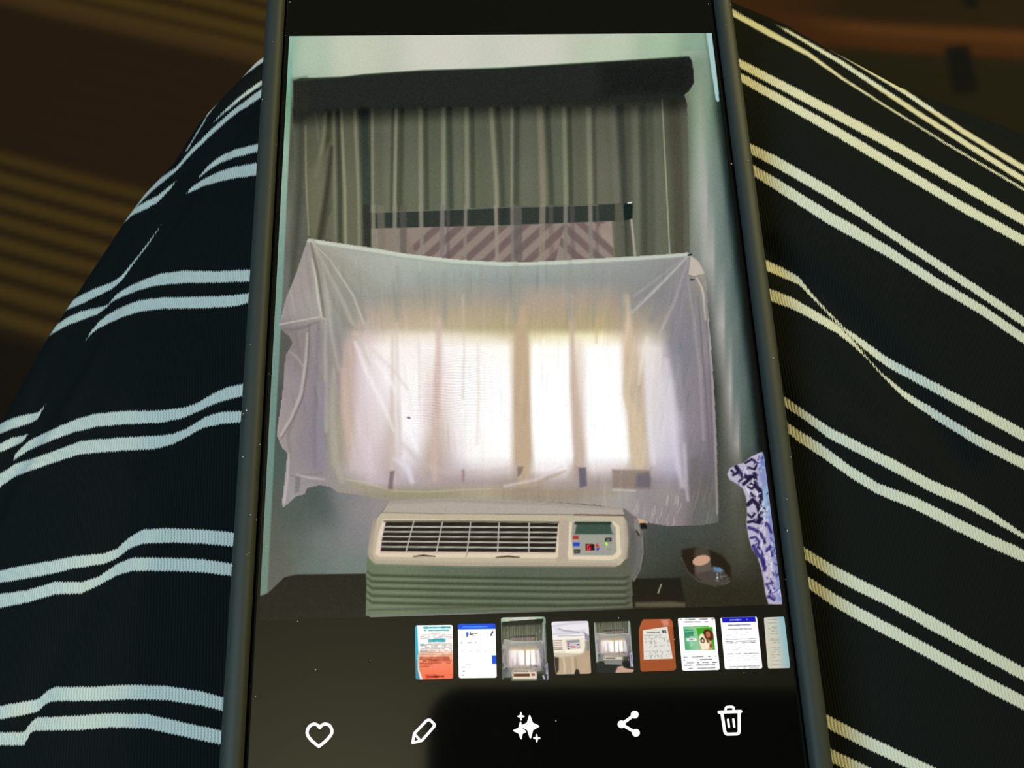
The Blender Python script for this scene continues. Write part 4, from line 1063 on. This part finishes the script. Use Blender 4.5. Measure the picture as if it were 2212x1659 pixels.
for q, w in [([(1590, 1008), (1600, 1024), (1616, 1032), (1630, 1024), (1632, 1040)], 9), ([(1610, 1000), (1624, 992), (1636, 1000), (1630, 1014), (1618, 1010)], 5), ([(1584, 1026), (1592, 1022)], 6),
             ([(1606, 1046), (1618, 1036), (1626, 1030)], 7), ([(1580, 1016), (1584, 1020)], 5), ([(1596, 1040), (1604, 1034)], 4), ([(1616, 1050), (1624, 1044), (1632, 1050), (1624, 1056), (1616, 1052)], 5),
             ([(1632, 1048), (1642, 1060), (1644, 1084)], 10), ([(1616, 1090), (1626, 1080), (1636, 1090), (1642, 1110), (1638, 1126)], 9), ([(1614, 1110), (1624, 1118), (1630, 1110)], 5),
             ([(1616, 1128), (1626, 1126), (1640, 1130), (1646, 1120)], 6), ([(1618, 1140), (1630, 1144), (1644, 1154), (1652, 1172)], 7), ([(1622, 1162), (1632, 1160), (1640, 1170), (1636, 1182)], 5),
             ([(1628, 1180), (1636, 1196), (1646, 1206), (1652, 1226)], 9), ([(1634, 1176), (1644, 1190), (1648, 1200)], 5), ([(1646, 1210), (1652, 1232)], 6), ([(1656, 1190), (1664, 1180), (1668, 1200)], 6),
             ([(1656, 1262), (1664, 1276), (1660, 1290)], 6), ([(1666, 1250), (1672, 1272)], 5), ([(1622, 1066), (1628, 1072)], 5), ([(1650, 1096), (1656, 1110)], 4), ([(1664, 1290), (1672, 1296)], 6), ([(1658, 1130), (1666, 1150)], 6)]:
    K.line(q, w, (34, 28, 52) if q[0][1] < 1130 else (58, 50, 112), 2.5, .92, mfl)
for k in range(150):
    y = 985 + rng.random() * 310
    x = np.interp(y, [985, 1030, 1070, 1160, 1220, 1300], [1628, 1590, 1618, 1622, 1648, 1664]) + rng.random() * 44
    K.line([(x, y), (x + rng.normal(0, 4), y + rng.normal(0, 7))], 1.5 + rng.random() * 2.5, [(44, 36, 72), (224, 220, 234), (70, 64, 130), (232, 228, 240)][k % 4], 2, .7, mfl)
# lit drag handle at the right rim
HND = [(1514, -6), (1529, -6), (1541, 100), (1554, 217), (1551, 221), (1546, 214), (1535, 140), (1526, 74)]
K.poly(HND, (168, 200, 198), 2)
# dimming of a bent right rim, painted into the flat display's colours
i = np.nonzero(allm)[0]
edge = (1528 + 0.124 * K.Y) - K.X
K.C *= (0.5 + 0.5 * sst(edge, -2, 20))[:, None] ** np.where((K.Y > 70) & (K.X > 1450) & ~K.inside(HND) & ~mfl, 1, 0)[:, None]
# soft sensor grain of the displayed photo
K.grain(i, 3.0)

ids = np.zeros(K.X.size, int)
ids[mcur & ~K.inside(VAL)] = 2
ids[K.inside(VAL)] = 1
ids[K.inside(FLO) | ((K.Y > 1250) & (K.X > 1364)) | (K.Y > 1335)] = 6
ids[mac] = 4
ids[msh & ~(mac & (K.Y > 1082))] = 3
ids[K.inside([(1472, 1188), (1500, 1182), (1530, 1186), (1560, 1200), (1578, 1222), (1580, 1250), (1568, 1264), (1540, 1266), (1510, 1256), (1488, 1240), (1474, 1216)])] = 7
ids[mfl] = 5
ids[K.inside(HND)] = 8

ids[(ids == 6) & (K.X > 1100)] = 9
fid = ids[grid_faces(ny, nx)[:, 0]]
# nothing is lit beyond the slightly rounded upper corner
fx = px[grid_faces(ny, nx)[:, 0]]
for k, (nm, lb) in enumerate([
    ('pictured_wall', 'pale wall around the window in the displayed photo'), ('pictured_valance', 'dark flat valance above the pictured curtain'),
    ('pictured_curtain', 'olive grey sheer curtain in folds in the displayed photo'), ('pictured_sheet', 'thin white sheet pinned over the bright pictured window'),
    ('pictured_air_conditioner', 'cream wall air conditioner with grille and red digit in the displayed photo'), ('pictured_floral_cloth', 'blue and white patterned cloth at the right edge of the displayed photo'),
    ('pictured_floor', 'dark floor left of the pictured air conditioner'), ('pictured_table', 'dark round table with a cup in the displayed photo'),
    ('edge_handle', 'pale drag handle on the upper right rim of the screen'),
    ('pictured_floor', 'dark floor right of the pictured air conditioner')]):
    q = fid == k
    if q.any():
        lit_mesh(nm, P3, (ny, nx), K.C, q, screen, label=lb)
main = K

# ---- row of thumbnails
def hom(src, dst):
    Am = []
    for (x, y), (u, v) in zip(src, dst):
        Am.append([x, y, 1, 0, 0, 0, -u * x, -u * y, -u])
        Am.append([0, 0, 0, x, y, 1, -v * x, -v * y, -v])
    return np.linalg.svd(np.array(Am, float))[2][-1].reshape(3, 3)


def sample_main(sx, sy):
    """colours of the displayed photo at picture coordinates"""
    P = back(sx, sy, 0.00006)
    c = np.clip(np.round((P[:, 0] - XL) / (XR - XL) * (nx - 1)), 0, nx - 1).astype(int)
    r = np.clip(np.round((P[:, 1] - YB) / (YT - YB) * (ny - 1)), 0, ny - 1).astype(int)
    return main.C[r * nx + c]


def text_rows(k, rows, col, x0, x1, w, al=.8, gap=.35, seed=0):
    """lines of unreadably small print, as dashes"""
    r2 = np.random.default_rng(seed)
    for y in rows:
        x = x0
        while x < x1:
            ww = r2.uniform(.02, .11)
            e = min(x + ww, x1)
            if r2.random() > gap * .6:
                k.line([(x * 80, y * 110), (e * 80, y * 110 + r2.normal(0, .15))], w * r2.uniform(.7, 1.2), col, 1.2, al * r2.uniform(.6, 1))
            x = e + r2.uniform(.012, .03)


def thumb(quad, painter, label, name='thumbnail', nu=96, nv=132, rad=5.0, cut=None):
    (tl, tr, br, bl) = quad
    pts = back([tl[0], tr[0], br[0], bl[0]], [tl[1], tr[1], br[1], bl[1]], 0.00008)
    Hm = hom([(0, 0), (80, 0), (80, 110), (0, 110)], pts[:, :2])
    uu, vv = np.meshgrid(np.linspace(0, 80, nu), np.linspace(110, 0, nv))
    q = np.stack([uu.ravel(), vv.ravel(), np.ones(uu.size)], 1) @ Hm.T
    P = np.stack([q[:, 0] / q[:, 2], q[:, 1] / q[:, 2], np.full(uu.size, 0.00008)], 1)
    k = Canvas(uu, vv, (255, 255, 255))
    painter(k)
    rr = np.array([(40 + a, 55 - b) for a, b in rrect(40, 55, rad)]) if cut is None else np.array(cut, float)
    d = sdist(k.X, k.Y, rr)
    k.C *= np.clip(d / 1.0 + 1.0, 0, 1)[:, None]
    F = grid_faces(nv, nu)
    keep = (d[F] > -0.6).any(1)
    return lit_mesh(name, P, (nv, nu), k.C, keep, screen, label=label)


def t1(k):
    y = k.Y / 110
    k.C[:] = np.stack([np.interp(y, [0, .5, .62, 1], [255, 252, 250, 246]), np.interp(y, [0, .45, .58, .7, 1], [255, 248, 176, 138, 112]), np.interp(y, [0, .45, .58, .7, 1], [255, 244, 140, 104, 78])], 1)
    k.poly([(0, 0), (4, 2), (6, 60), (7, 96), (11, 112), (0, 112)], (0, 178, 216), 2)
    k.poly([(0, 70), (5, 70), (11, 112), (0, 112)], (70, 130, 160), 3, .8)
    k.line([(5, 60, 1), (6, 90, 3), (12, 110, 5)], 3, (255, 240, 226), 3)
    text_rows(k, [.045], (0, 150, 166), .24, .92, 4.2, .9, .1, 1)
    text_rows(k, [.095], (40, 150, 160), .24, .88, 3.2, .9, .1, 2)
    text_rows(k, [.15, .18, .21, .24], (170, 166, 160), .14, .97, 1.6, .8, .4, 3)
    text_rows(k, [.27, .30], (20, 158, 176), .36, .78, 4.0, .9, .05, 4)
    text_rows(k, [.35, .38, .41, .44], (150, 130, 110), .14, .97, 1.7, .8, .3, 5)
    text_rows(k, [.36, .48], (20, 150, 168), .14, .30, 2.4, .9, .05, 6)
    text_rows(k, [.48, .51, .54, .57], (186, 122, 92), .12, .97, 1.8, .8, .3, 7)
    text_rows(k, [.60, .63, .66], (150, 52, 34), .12, .95, 2.6, .85, .12, 8)
    text_rows(k, [.70], (158, 58, 40), .12, .92, 2.2, .8, .2, 9)
    text_rows(k, [.735, .765], (168, 66, 46), .12, .45, 2.0, .8, .2, 10)
    text_rows(k, [.92], (176, 74, 48), .18, .55, 2.0, .8, .2, 11)
    text_rows(k, [.955], (120, 30, 20), .28, .74, 4.0, .9, .0, 12)
    k.poly([(22, 102), (27, 102), (27, 108), (22, 108)], (226, 58, 36), 1.5)


def t2(k):
    k.C[:] = (255, 255, 255)
    k.poly([(-2, -2), (82, -2), (82, 11), (-2, 11)], (0, 84, 228), 1.5)
    text_rows(k, [.055], (110, 196, 244), .14, .80, 2.4, .9, .1, 21)
    k.line([(74, 5), (77, 8)], 1.6, (30, 60, 190), 1.2, .9)
    k.poly([(17, 18), (21, 17), (22, 22), (21, 26), (18, 27)], (58, 96, 200), 1.4)
    k.line([(19, 18), (22, 20), (20, 23)], 1.8, (58, 110, 214), 1.2)
    k.line([(26, 17), (26, 22), (30, 22)], 2, (60, 44, 40), 1.2)
    text_rows(k, [.185], (110, 76, 64), .36, .50, 1.8, .9, 0, 22)
    text_rows(k, [.215], (150, 120, 110), .38, .46, 1.6, .9, 0, 23)
    k.line([(73, 18), (71, 22), (70, 24)], 3.2, (80, 80, 100), 1.4)
    k.line([(74, 16), (74, 18)], 2.6, (80, 80, 100), 1.2)
    text_rows(k, [.35], (128, 126, 132), .06, .48, 2.0, .85, .2, 24)
    for x in (8, 25, 41, 57):
        k.line([(x, 56), (x + 2, 56)], 1.2, (190, 190, 196), 1.2)
    k.poly([(71, 65), (82, 65), (82, 82), (71, 82)], (0, 86, 222), 1.4)
    text_rows(k, [.745], (186, 188, 194), .08, .34, 1.6, .8, .3, 25)
    text_rows(k, [.80], (170, 170, 176), .08, .18, 1.6, .8, 0, 26)
    k.line([(10, 96), (12, 96)], 2.4, (120, 120, 128), 1.2)
    k.line([(7, 104), (10, 104)], 1.8, (120, 120, 128), 1.2)


def t3(k):
    u, v = k.X / 80, k.Y / 110
    sx = 628 + u * (1534 - 628) + v * ((1 - u) * (-60) + u * 150)
    sy = 84 + v * 1220
    k.C[:] = sample_main(sx, sy)
    # this preview is cropped a little lower, so the unit sits at the foot
    k.poly([(19, 95), (60, 95), (61, 107), (18, 107)], (232, 214, 190), 1.5)
    k.poly([(20, 98), (48, 98), (48, 103), (20, 103)], (96, 62, 50), 1.4)
    k.poly([(51, 98), (57, 98), (57, 102), (51, 102)], (128, 88, 76), 1.4)
    k.poly([(18, 107), (60, 107), (60, 114), (18, 114)], (128, 132, 112), 1.5)
    k.poly([(61, 100), (70, 98), (74, 111), (60, 111)], (40, 44, 40), 3)
    k.line([(71, 102), (73, 107)], 2.5, (200, 204, 206), 2)


def t4(k):
    k.C[:] = (236, 232, 238)
    for q in ([(0, 10), (40, 4), (80, 2)], [(8, 16), (40, 22), (66, 24)], [(0, 26), (40, 24), (70, 20)]):
        k.line(q, 4, (204, 200, 210), 5, .8)
    k.line([(14, 14), (24, 18), (40, 20), (58, 23)], 2, (150, 146, 152), 2, .8)
    k.poly([(68, 22), (82, 30), (82, 40), (70, 38)], (152, 146, 158), 3)
    k.poly([(0, 28), (70, 26), (70, 38), (0, 38)], (246, 242, 240), 3)
    k.line([(12, 30), (30, 29), (48, 30), (68, 29)], 1.6, (160, 150, 146), 1.6, .8)
    k.poly([(70, 40), (82, 42), (82, 112), (70, 112), (66, 70)], (178, 158, 134), 4)
    k.poly([(74, 38), (82, 40), (82, 62), (72, 60)], (132, 134, 134), 4, .8)
    k.poly([(0, 36), (68, 34), (70, 50), (66, 62), (58, 68), (0, 66)], (240, 230, 208), 2)
    k.poly([(0, 36), (20, 36), (20, 60), (0, 60)], (250, 240, 220), 2)
    for j in range(5):
        k.line([(1, 39 + j * 4.4), (19, 39 + j * 4.4)], 1.8, (122, 104, 92), 1.4)
    k.poly([(28, 38), (58, 37), (61, 58), (30, 60)], (206, 196, 196), 2)
    k.poly([(30, 39), (58, 38), (58, 43), (31, 44)], (150, 148, 146), 2)
    k.poly([(26, 58), (60, 57), (64, 62), (28, 64)], (255, 246, 216), 2)
    for x, y, c in ((32, 46, (150, 60, 96)), (32, 51, (70, 70, 140)), (32, 56, (60, 60, 60)), (53, 48, (50, 50, 60)), (53, 55, (150, 140, 140))):
        k.line([(x, y), (x + 3, y)], 2.2, c, 1.3)
    k.line([(39, 52), (47, 53)], 3, (228, 110, 130), 1.6)
    k.poly([(0, 64), (58, 67), (50, 74), (0, 74)], (206, 196, 170), 2)
    k.poly([(8, 74), (40, 72), (66, 66), (82, 76), (82, 112), (0, 112)], (186, 164, 136), 4)
    k.poly([(0, 72), (10, 74), (8, 100), (0, 112)], (64, 56, 42), 3)
    k.line([(20, 76, 3), (22, 92, 4), (20, 108, 3)], 3, (222, 206, 176), 4, .8)
    k.line([(40, 74, 4), (40, 110, 5)], 4, (210, 190, 160), 4, .8)
    k.line([(47, 78, 4), (48, 110, 6)], 4, (160, 138, 110), 4, .7)
    k.line([(66, 70, 10), (66, 110, 10)], 8, (196, 164, 136), 8, .7)
    k.poly([(42, 112), (44, 104), (48, 99), (53, 102), (55, 112)], (46, 40, 32), 2)


def t5(k):
    u, v = k.X / 80, k.Y / 110
    sx = 628 + u * (1534 - 628) + v * ((1 - u) * (-60) + u * 150)
    sy = 230 + v * 1300
    k.C[:] = sample_main(sx, np.clip(sy, 84, 1315))
    k.line([(0, 0), (1, 40), (3, 90)], 5, (176, 186, 180), 3, .8)
    k.line([(77, 0), (78, 50), (79, 80)], 4, (150, 162, 154), 3, .7)
    k.poly([(-2, 88), (82, 86), (82, 114), (-2, 114)], (42, 46, 44), 4)
    k.poly([(20, 76), (56, 77), (57, 94), (18, 92)], (132, 132, 128), 2)
    k.poly([(20, 76), (56, 77), (56, 83), (20, 82)], (214, 202, 188), 2)
    k.poly([(22, 78), (42, 78.5), (42, 81), (22, 80.5)], (80, 62, 54), 1.5)
    k.poly([(46, 98), (56, 96), (66, 102), (80, 104), (82, 114), (38, 114), (42, 106)], (196, 160, 138), 3)
    k.poly([(56, 90), (70, 88), (74, 102), (60, 100)], (34, 36, 38), 3)
    k.poly([(74, 70), (80, 68), (81, 100), (74, 98)], (186, 180, 206), 3)
    k.line([(77, 74), (78, 90)], 2, (96, 86, 150), 2)


def t6(k):
    k.C[:] = (170, 88, 52)
    k.poly([(0, 0), (82, 0), (82, 18), (0, 20)], (176, 92, 56), 8)
    k.poly([(52, 2), (70, 2), (70, 14), (58, 16)], (226, 160, 140), 6, .7)
    k.poly([(0, 88), (82, 84), (82, 112), (0, 112)], (160, 84, 46), 8)
    k.poly([(9, 24), (66, 17), (74, 86), (9, 86)], (228, 226, 216), 1.5)
    text_rows(k, [.265], (110, 106, 102), .24, .58, 3.0, .8, 0, 61)
    k.poly([(53, 25), (62, 24), (63, 31), (54, 31)], (70, 68, 66), 1.6)
    k.line([(58, 24), (58, 31)], 1.3, (220, 216, 208), 1.2)
    text_rows(k, [.32], (128, 124, 118), .16, .62, 2.2, .7, .3, 62)
    r2 = np.random.default_rng(63)
    for yy in (40, 49, 58, 70, 78):
        x = 14
        while x < 68:
            if r2.random() > .35:
                k.line([(x, yy + r2.normal(0, 2)), (x + r2.uniform(-1, 3), yy + 2 + r2.normal(0, 2.4)), (x + r2.uniform(1, 4), yy - 1 + r2.normal(0, 2))], 1.1, (140, 136, 130), 1.4, .75)
            x += r2.uniform(2.5, 7)


def t7(k):
    k.C[:] = (255, 255, 255)
    text_rows(k, [.028], (70, 66, 66), .06, .98, 2.0, .85, .35, 71)
    text_rows(k, [.078], (90, 86, 86), .05, .80, 2.4, .85, .35, 72)
    k.field(k.inside([(10, 18), (66, 17), (66, 20), (73, 20), (74, 68), (10, 68)]), [(12, 22, 120, 196, 150), (12, 66, 70, 160, 110), (30, 40, 150, 210, 170), (40, 20, 150, 208, 130), (60, 24, 120, 190, 80), (35, 60, 150, 205, 165), (70, 60, 90, 176, 90)])
    k.poly([(38, 22), (73, 21), (74, 68), (44, 68)], (62, 168, 44), 1.6)
    text_rows(k, [.235, .275, .305, .335], (16, 112, 92), .16, .38, 2.6, .9, .05, 73)
    text_rows(k, [.365], (10, 90, 80), .15, .26, 2.2, .9, 0, 74)
    k.poly([(15, 43), (36, 43), (36, 48.5), (15, 48.5)], (250, 252, 246), 1.5)
    text_rows(k, [.415], (60, 60, 60), .2, .42, 1.6, .8, .3, 75)
    text_rows(k, [.62], (236, 246, 238), .16, .40, 2.8, .8, .1, 76)
    k.line([(23, 52), (26, 56), (23, 59)], 3, (196, 230, 206), 3, .7)
    # a woman holding up a pale dog
    k.poly([(52, 30), (56, 25), (63, 24), (70, 28), (73, 36), (72, 46), (66, 49), (60, 48), (55, 42), (51, 36)], (92, 44, 30), 2)
    k.poly([(58, 30), (64, 29), (67, 34), (66, 41), (61, 43), (57, 38)], (190, 112, 76), 2)
    k.poly([(41, 50), (48, 42), (60, 46), (68, 50), (70, 62), (68, 68), (44, 68)], (206, 168, 122), 3)
    k.poly([(42, 40), (46, 34), (52, 34), (55, 44), (60, 52), (64, 58), (60, 67), (45, 68), (42, 54)], (250, 236, 204), 2.5)
    k.poly([(44, 46), (48, 41), (52, 43), (54, 50), (50, 54), (45, 52)], (74, 50, 34), 2)
    k.poly([(47, 47), (50, 45), (51.5, 50), (48, 52)], (248, 238, 214), 1.6)
    k.poly([(57, 46), (60, 44), (62, 54), (58, 52)], (110, 62, 42), 2)
    k.poly([(62, 58), (68, 54), (70, 62), (64, 64)], (150, 88, 56), 2)
    text_rows(k, [.745, .80, .855, .90, .96], (86, 82, 84), .07, .93, 2.1, .85, .45, 77)


def t8(k):
    k.C[:] = (255, 255, 255)
    k.poly([(3, 0), (76, 0), (77, 11), (4, 11)], (22, 30, 190), 1.5)
    text_rows(k, [.055], (214, 220, 250), .26, .72, 3.0, .9, .15, 81)
    text_rows(k, [.155], (96, 96, 102), .20, .80, 2.6, .85, .1, 82)
    text_rows(k, [.235], (120, 120, 124), .12, .84, 1.9, .85, .2, 83)
    text_rows(k, [.31, .35], (176, 176, 180), .12, .70, 1.4, .7, .6, 84)
    text_rows(k, [.43, .47, .50], (112, 112, 116), .1, .9, 1.8, .85, .2, 85)
    text_rows(k, [.55, .60, .63], (186, 186, 190), .1, .86, 1.4, .7, .7, 86)
    text_rows(k, [.71], (120, 120, 124), .1, .94, 1.7, .85, .3, 87)
    text_rows(k, [.75, .79, .83], (186, 186, 190), .1, .9, 1.3, .7, .6, 88)
    text_rows(k, [.95], (116, 116, 120), .12, .92, 1.9, .85, .2, 89)
    text_rows(k, [.985], (150, 150, 154), .12, .9, 1.4, .8, .3, 90)


def t9(k):
    u, v = k.X / 80, k.Y / 110
    k.C[:] = np.stack([206 - 60 * sst(u, .35, 1.0) + 6 * v, 206 - 18 * sst(u, .3, 1) - 2 * v, 190 + 6 * sst(u, .3, 1) - 6 * v], 1)
    text_rows(k, [.05, .12, .21, .24, .29, .34, .44, .47, .52, .62, .66, .70, .75, .80, .86, .93], (140, 134, 116), .22, .62, 2.2, .65, .4, 91)
    k.line([(14, 2), (12, 60), (16, 108)], 3, (196, 190, 170), 3, .6)


thumb([(897, 1351), (978, 1350), (979, 1466), (898, 1468)], t1, 'thumbnail of a label fading from white to salmon with a cyan edge')
thumb([(989, 1348), (1070, 1347), (1073, 1464), (991, 1465)], t2, 'thumbnail of a white page under a blue header')
thumb([(1082, 1334), (1178, 1332), (1185, 1470), (1085, 1471)], t3, 'tallest thumbnail, preview of the photo now shown')
thumb([(1191, 1343), (1271, 1341), (1277, 1455), (1200, 1457)], t4, 'thumbnail of a cream air conditioner panel close up')
thumb([(1283, 1343), (1361, 1341), (1369, 1452), (1289, 1454)], t5, 'thumbnail of the sheet-covered window above a dark floor')
thumb([(1379, 1338), (1453, 1337), (1461, 1448), (1383, 1451)], t6, 'thumbnail of a white paper slip on tan leather', cut=[(12, 0), (74, 0), (79, 6), (80, 105), (75, 110), (5, 110), (1, 106), (0, 26), (3, 16), (7, 6)])
thumb([(1464, 1335), (1544, 1334), (1555, 1447), (1474, 1449)], t7, 'thumbnail of a white page with a green advert')
thumb([(1556, 1334), (1635, 1332), (1647, 1444), (1566, 1446)], t8, 'thumbnail of a text page under a dark blue band')
thumb([(1650, 1334), (1694, 1332), (1707, 1443), (1659, 1444)], t9, 'thumbnail of a pale receipt cut off at the screen edge', nu=60)

# ---- icons along the bottom
M_icon = mat('icon_white', (0.003, 0.003, 0.003), 0.07, 0.5)
M_icon.node_tree.nodes['Principled BSDF'].inputs['Emission Color'].default_value = (1, 0.98, 0.97, 1)
M_icon.node_tree.nodes['Principled BSDF'].inputs['Emission Strength'].default_value = 1.2
M_icon.cycles.emission_sampling = 'NONE'


def flat_poly(bm, pts, z=0.00008, t=0.00004):
    P = back([p[0] for p in pts], [p[1] for p in pts], z)
    vs = [bm.verts.new((p[0], p[1], z)) for p in P]
    f = bm.faces.new(vs)
    f.normal_update()
    if f.normal.z < 0:
        f.normal_flip()
    r = bmesh.ops.extrude_face_region(bm, geom=[f])
    bmesh.ops.translate(bm, vec=(0, 0, t), verts=[v for v in r['geom'] if isinstance(v, bmesh.types.BMVert)])


def ribbon(bm, pts, w, closed=False, z=0.00008, t=0.00004):
    """an even stroke with rounded joints along the points"""
    P = [Vector(p) for p in pts]
    seg = list(zip(P, P[1:] + (P[:1] if closed else []))) if closed else list(zip(P[:-1], P[1:]))
    for a, b in seg:
        d = (b - a).normalized()
        nrm = Vector((-d.y, d.x)) * (w / 2)
        flat_poly(bm, [a + nrm, b + nrm, b - nrm, a - nrm], z, t)
    for p in P:
        flat_poly(bm, [(p.x + w / 2 * math.cos(k * math.pi / 6), p.y + w / 2 * math.sin(k * math.pi / 6)) for k in range(12)], z, t)


def smooth_pts(pts, closed=True, k=5):
    n_ = len(pts)
    out = []
    P = [Vector(p) for p in pts]
    rngk = range(n_ if closed else n_ - 1)
    for i in rngk:
        p0, p1, p2, p3 = (P[(i - 1) % n_] if closed or i > 0 else P[0]), P[i], P[(i + 1) % n_], (P[(i + 2) % n_] if closed or i + 2 < n_ else P[-1])
        for j in range(k):
            s = j / k
            out.append(0.5 * ((2 * p1) + (p2 - p0) * s + (2 * p0 - 5 * p1 + 4 * p2 - p3) * s * s + (3 * p1 - p0 - 3 * p2 + p3) * s ** 3))
    if not closed:
        out.append(P[-1])
    return out


def icon(name, build, label):
    bm = bmesh.new()
    build(bm)
    me = bpy.data.meshes.new(name)
    bm.to_mesh(me)
    bm.free()
    return obj(name, me, M_icon, screen, label=label)


def heart(bm):
    left = smooth_pts([(688.7, 1612.5), (674, 1600.5), (664.5, 1588), (664.2, 1577), (670.5, 1567.5), (679, 1564), (686.5, 1567), (690.7, 1572)], False)
    right = smooth_pts([(690.7, 1572), (695.5, 1566.5), (703.6, 1564), (712.5, 1568), (717, 1578), (714.5, 1588), (702, 1602), (688.7, 1612.5)], False)
    ribbon(bm, left + right[1:], 6.6)


def pencil(bm):
    ribbon(bm, [(891.5, 1604.5), (895, 1584.5), (921, 1557), (926, 1555), (929, 1555.5), (937, 1563), (938.4, 1566), (937.6, 1569.5), (911.5, 1599.5)], 5.8, True)
    ribbon(bm, [(896, 1586), (908.7, 1600.5)], 5)


def star4(bm, u, r, d, le, inn=0.30):
    u, r, d, le = map(Vector, (u, r, d, le))
    cx = (u.x + d.x) / 2, (le.y + r.y) / 2
    c = Vector(cx)
    pts = []
    arms = [u, r, d, le]
    for i in range(4):
        a, b = arms[i], arms[(i + 1) % 4]
        tx = (b - c).normalized() * 1.2
        pts.append(a - (arms[(i + 3) % 4] - c).normalized() * -1.2 * -1 if False else a + tx * -1)
        pts.append(a + tx)
        pts.append(c + (a - c) * inn * .95 + (b - c) * inn * .95)
    flat_poly(bm, pts)


def sparkle(bm):
    star4(bm, (1144, 1545), (1164.8, 1568.8), (1145.8, 1594.8), (1125, 1568.6), .34)
    star4(bm, (1124.5, 1558.7), (1136.5, 1580.6), (1125.6, 1596.6), (1108.8, 1578.2), .34)
    star4(bm, (1125, 1538.4), (1132.8, 1547.6), (1125.3, 1556.3), (1117.8, 1547.4), .32)
    star4(bm, (1159, 1585.8), (1167.2, 1594.5), (1159.6, 1603.3), (1151.8, 1594.2), .32)


def share(bm):
    for cx, cy in ((1371, 1543.7), (1342.6, 1564.6), (1373.7, 1583)):
        flat_poly(bm, [(cx + 8.4 * math.cos(k * math.pi / 10), cy + 8.4 * math.sin(k * math.pi / 10)) for k in range(20)])
    ribbon(bm, [(1371, 1543.7), (1342.6, 1564.6), (1373.7, 1583)], 6.4)


def trash(bm):
    ribbon(bm, [(1553.5, 1538.4), (1600, 1536.8)], 6.8)
    ribbon(bm, smooth_pts([(1567, 1536), (1567.6, 1530.5), (1570.5, 1527.4), (1581.5, 1527), (1584.6, 1530), (1584.8, 1535.5)], False, 3), 5.2)
    ribbon(bm, [(1559.4, 1540), (1565.6, 1580.5), (1567.5, 1584), (1571, 1586), (1592, 1585.4), (1595.4, 1583.6), (1596.8, 1580), (1596.6, 1539.5)], 6.4)
    ribbon(bm, [(1572.6, 1554.5), (1574.7, 1570.5)], 4.6)
    ribbon(bm, [(1584, 1554), (1586, 1570)], 4.6)


icon('heart_icon', heart, 'white outlined heart icon at the foot of the screen')
icon('pencil_icon', pencil, 'white outlined pencil icon at the foot of the screen')
icon('sparkle_icon', sparkle, 'white four-star sparkle icon at the foot of the screen')
icon('share_icon', share, 'white three-dot share icon at the foot of the screen')
icon('trash_icon', trash, 'white outlined bin icon at the foot of the screen')

# ---- specks of lint on the glass and on the case
M_lint = mat('lint', (0.75, 0.78, 0.75), 0.9, 0.2)
bm = bmesh.new()
for k in range(46):
    x, y = rng.uniform(-0.039, 0.039), rng.uniform(-0.064, 0.055)
    if abs(x) < SW / 2 and y > -0.048:
        x = math.copysign(rng.uniform(0.0350, 0.0395), x)
    z = 0.0013 if abs(x) > 0.0372 else 0.0002
    s = rng.uniform(0.00003, 0.00008)
    bmesh.ops.create_icosphere(bm, subdivisions=1, radius=1.0, matrix=Matrix.Translation((x, y, z)) @ Matrix.Rotation(rng.uniform(0, 3), 4, 'Z') @ Matrix.Diagonal((s * rng.uniform(1, 2), s, s * .6, 1)))
me = bpy.data.meshes.new('lint')
bm.to_mesh(me)
bm.free()
obj('lint', me, M_lint, phone, kind='stuff', label='pale specks of lint on the glass and case')

# ------------------------------------------------------------------ the phone that takes the picture: its dark back is mirrored in the glass
cph = empty('camera_phone', (0, 0, 0), category='phone',
            label='dark phone held above the lap taking the picture, seen only mirrored in the glass')
cph.matrix_world = M
M_dark = mat('dark_aluminium', (0.006, 0.006, 0.006), 0.5, 0.3)
me_b = loft('body', [(0.0016, 0.0012), (0.0004, 0.0016), (0.0, 0.003), (0.0, 0.0075), (0.0015, 0.009)], 0.0735, 0.0357, 0.011, M_dark, cph, 0.0, cap_start=True)
me_b.location = (0.0735 - 0.0150, 0.0357 - 0.0357 * 2 + 0.0185, 0.025)
lens = loft('lens_ring', [(0.0, 0.0016), (0.0, -0.0008), (0.0008, -0.0016), (0.0020, -0.0010)], 0.0064, 0.0064, 0.0063, M_dark, cph, 0.0, cap_start=False)
lens.location = (0.0, 0.0, 0.025)
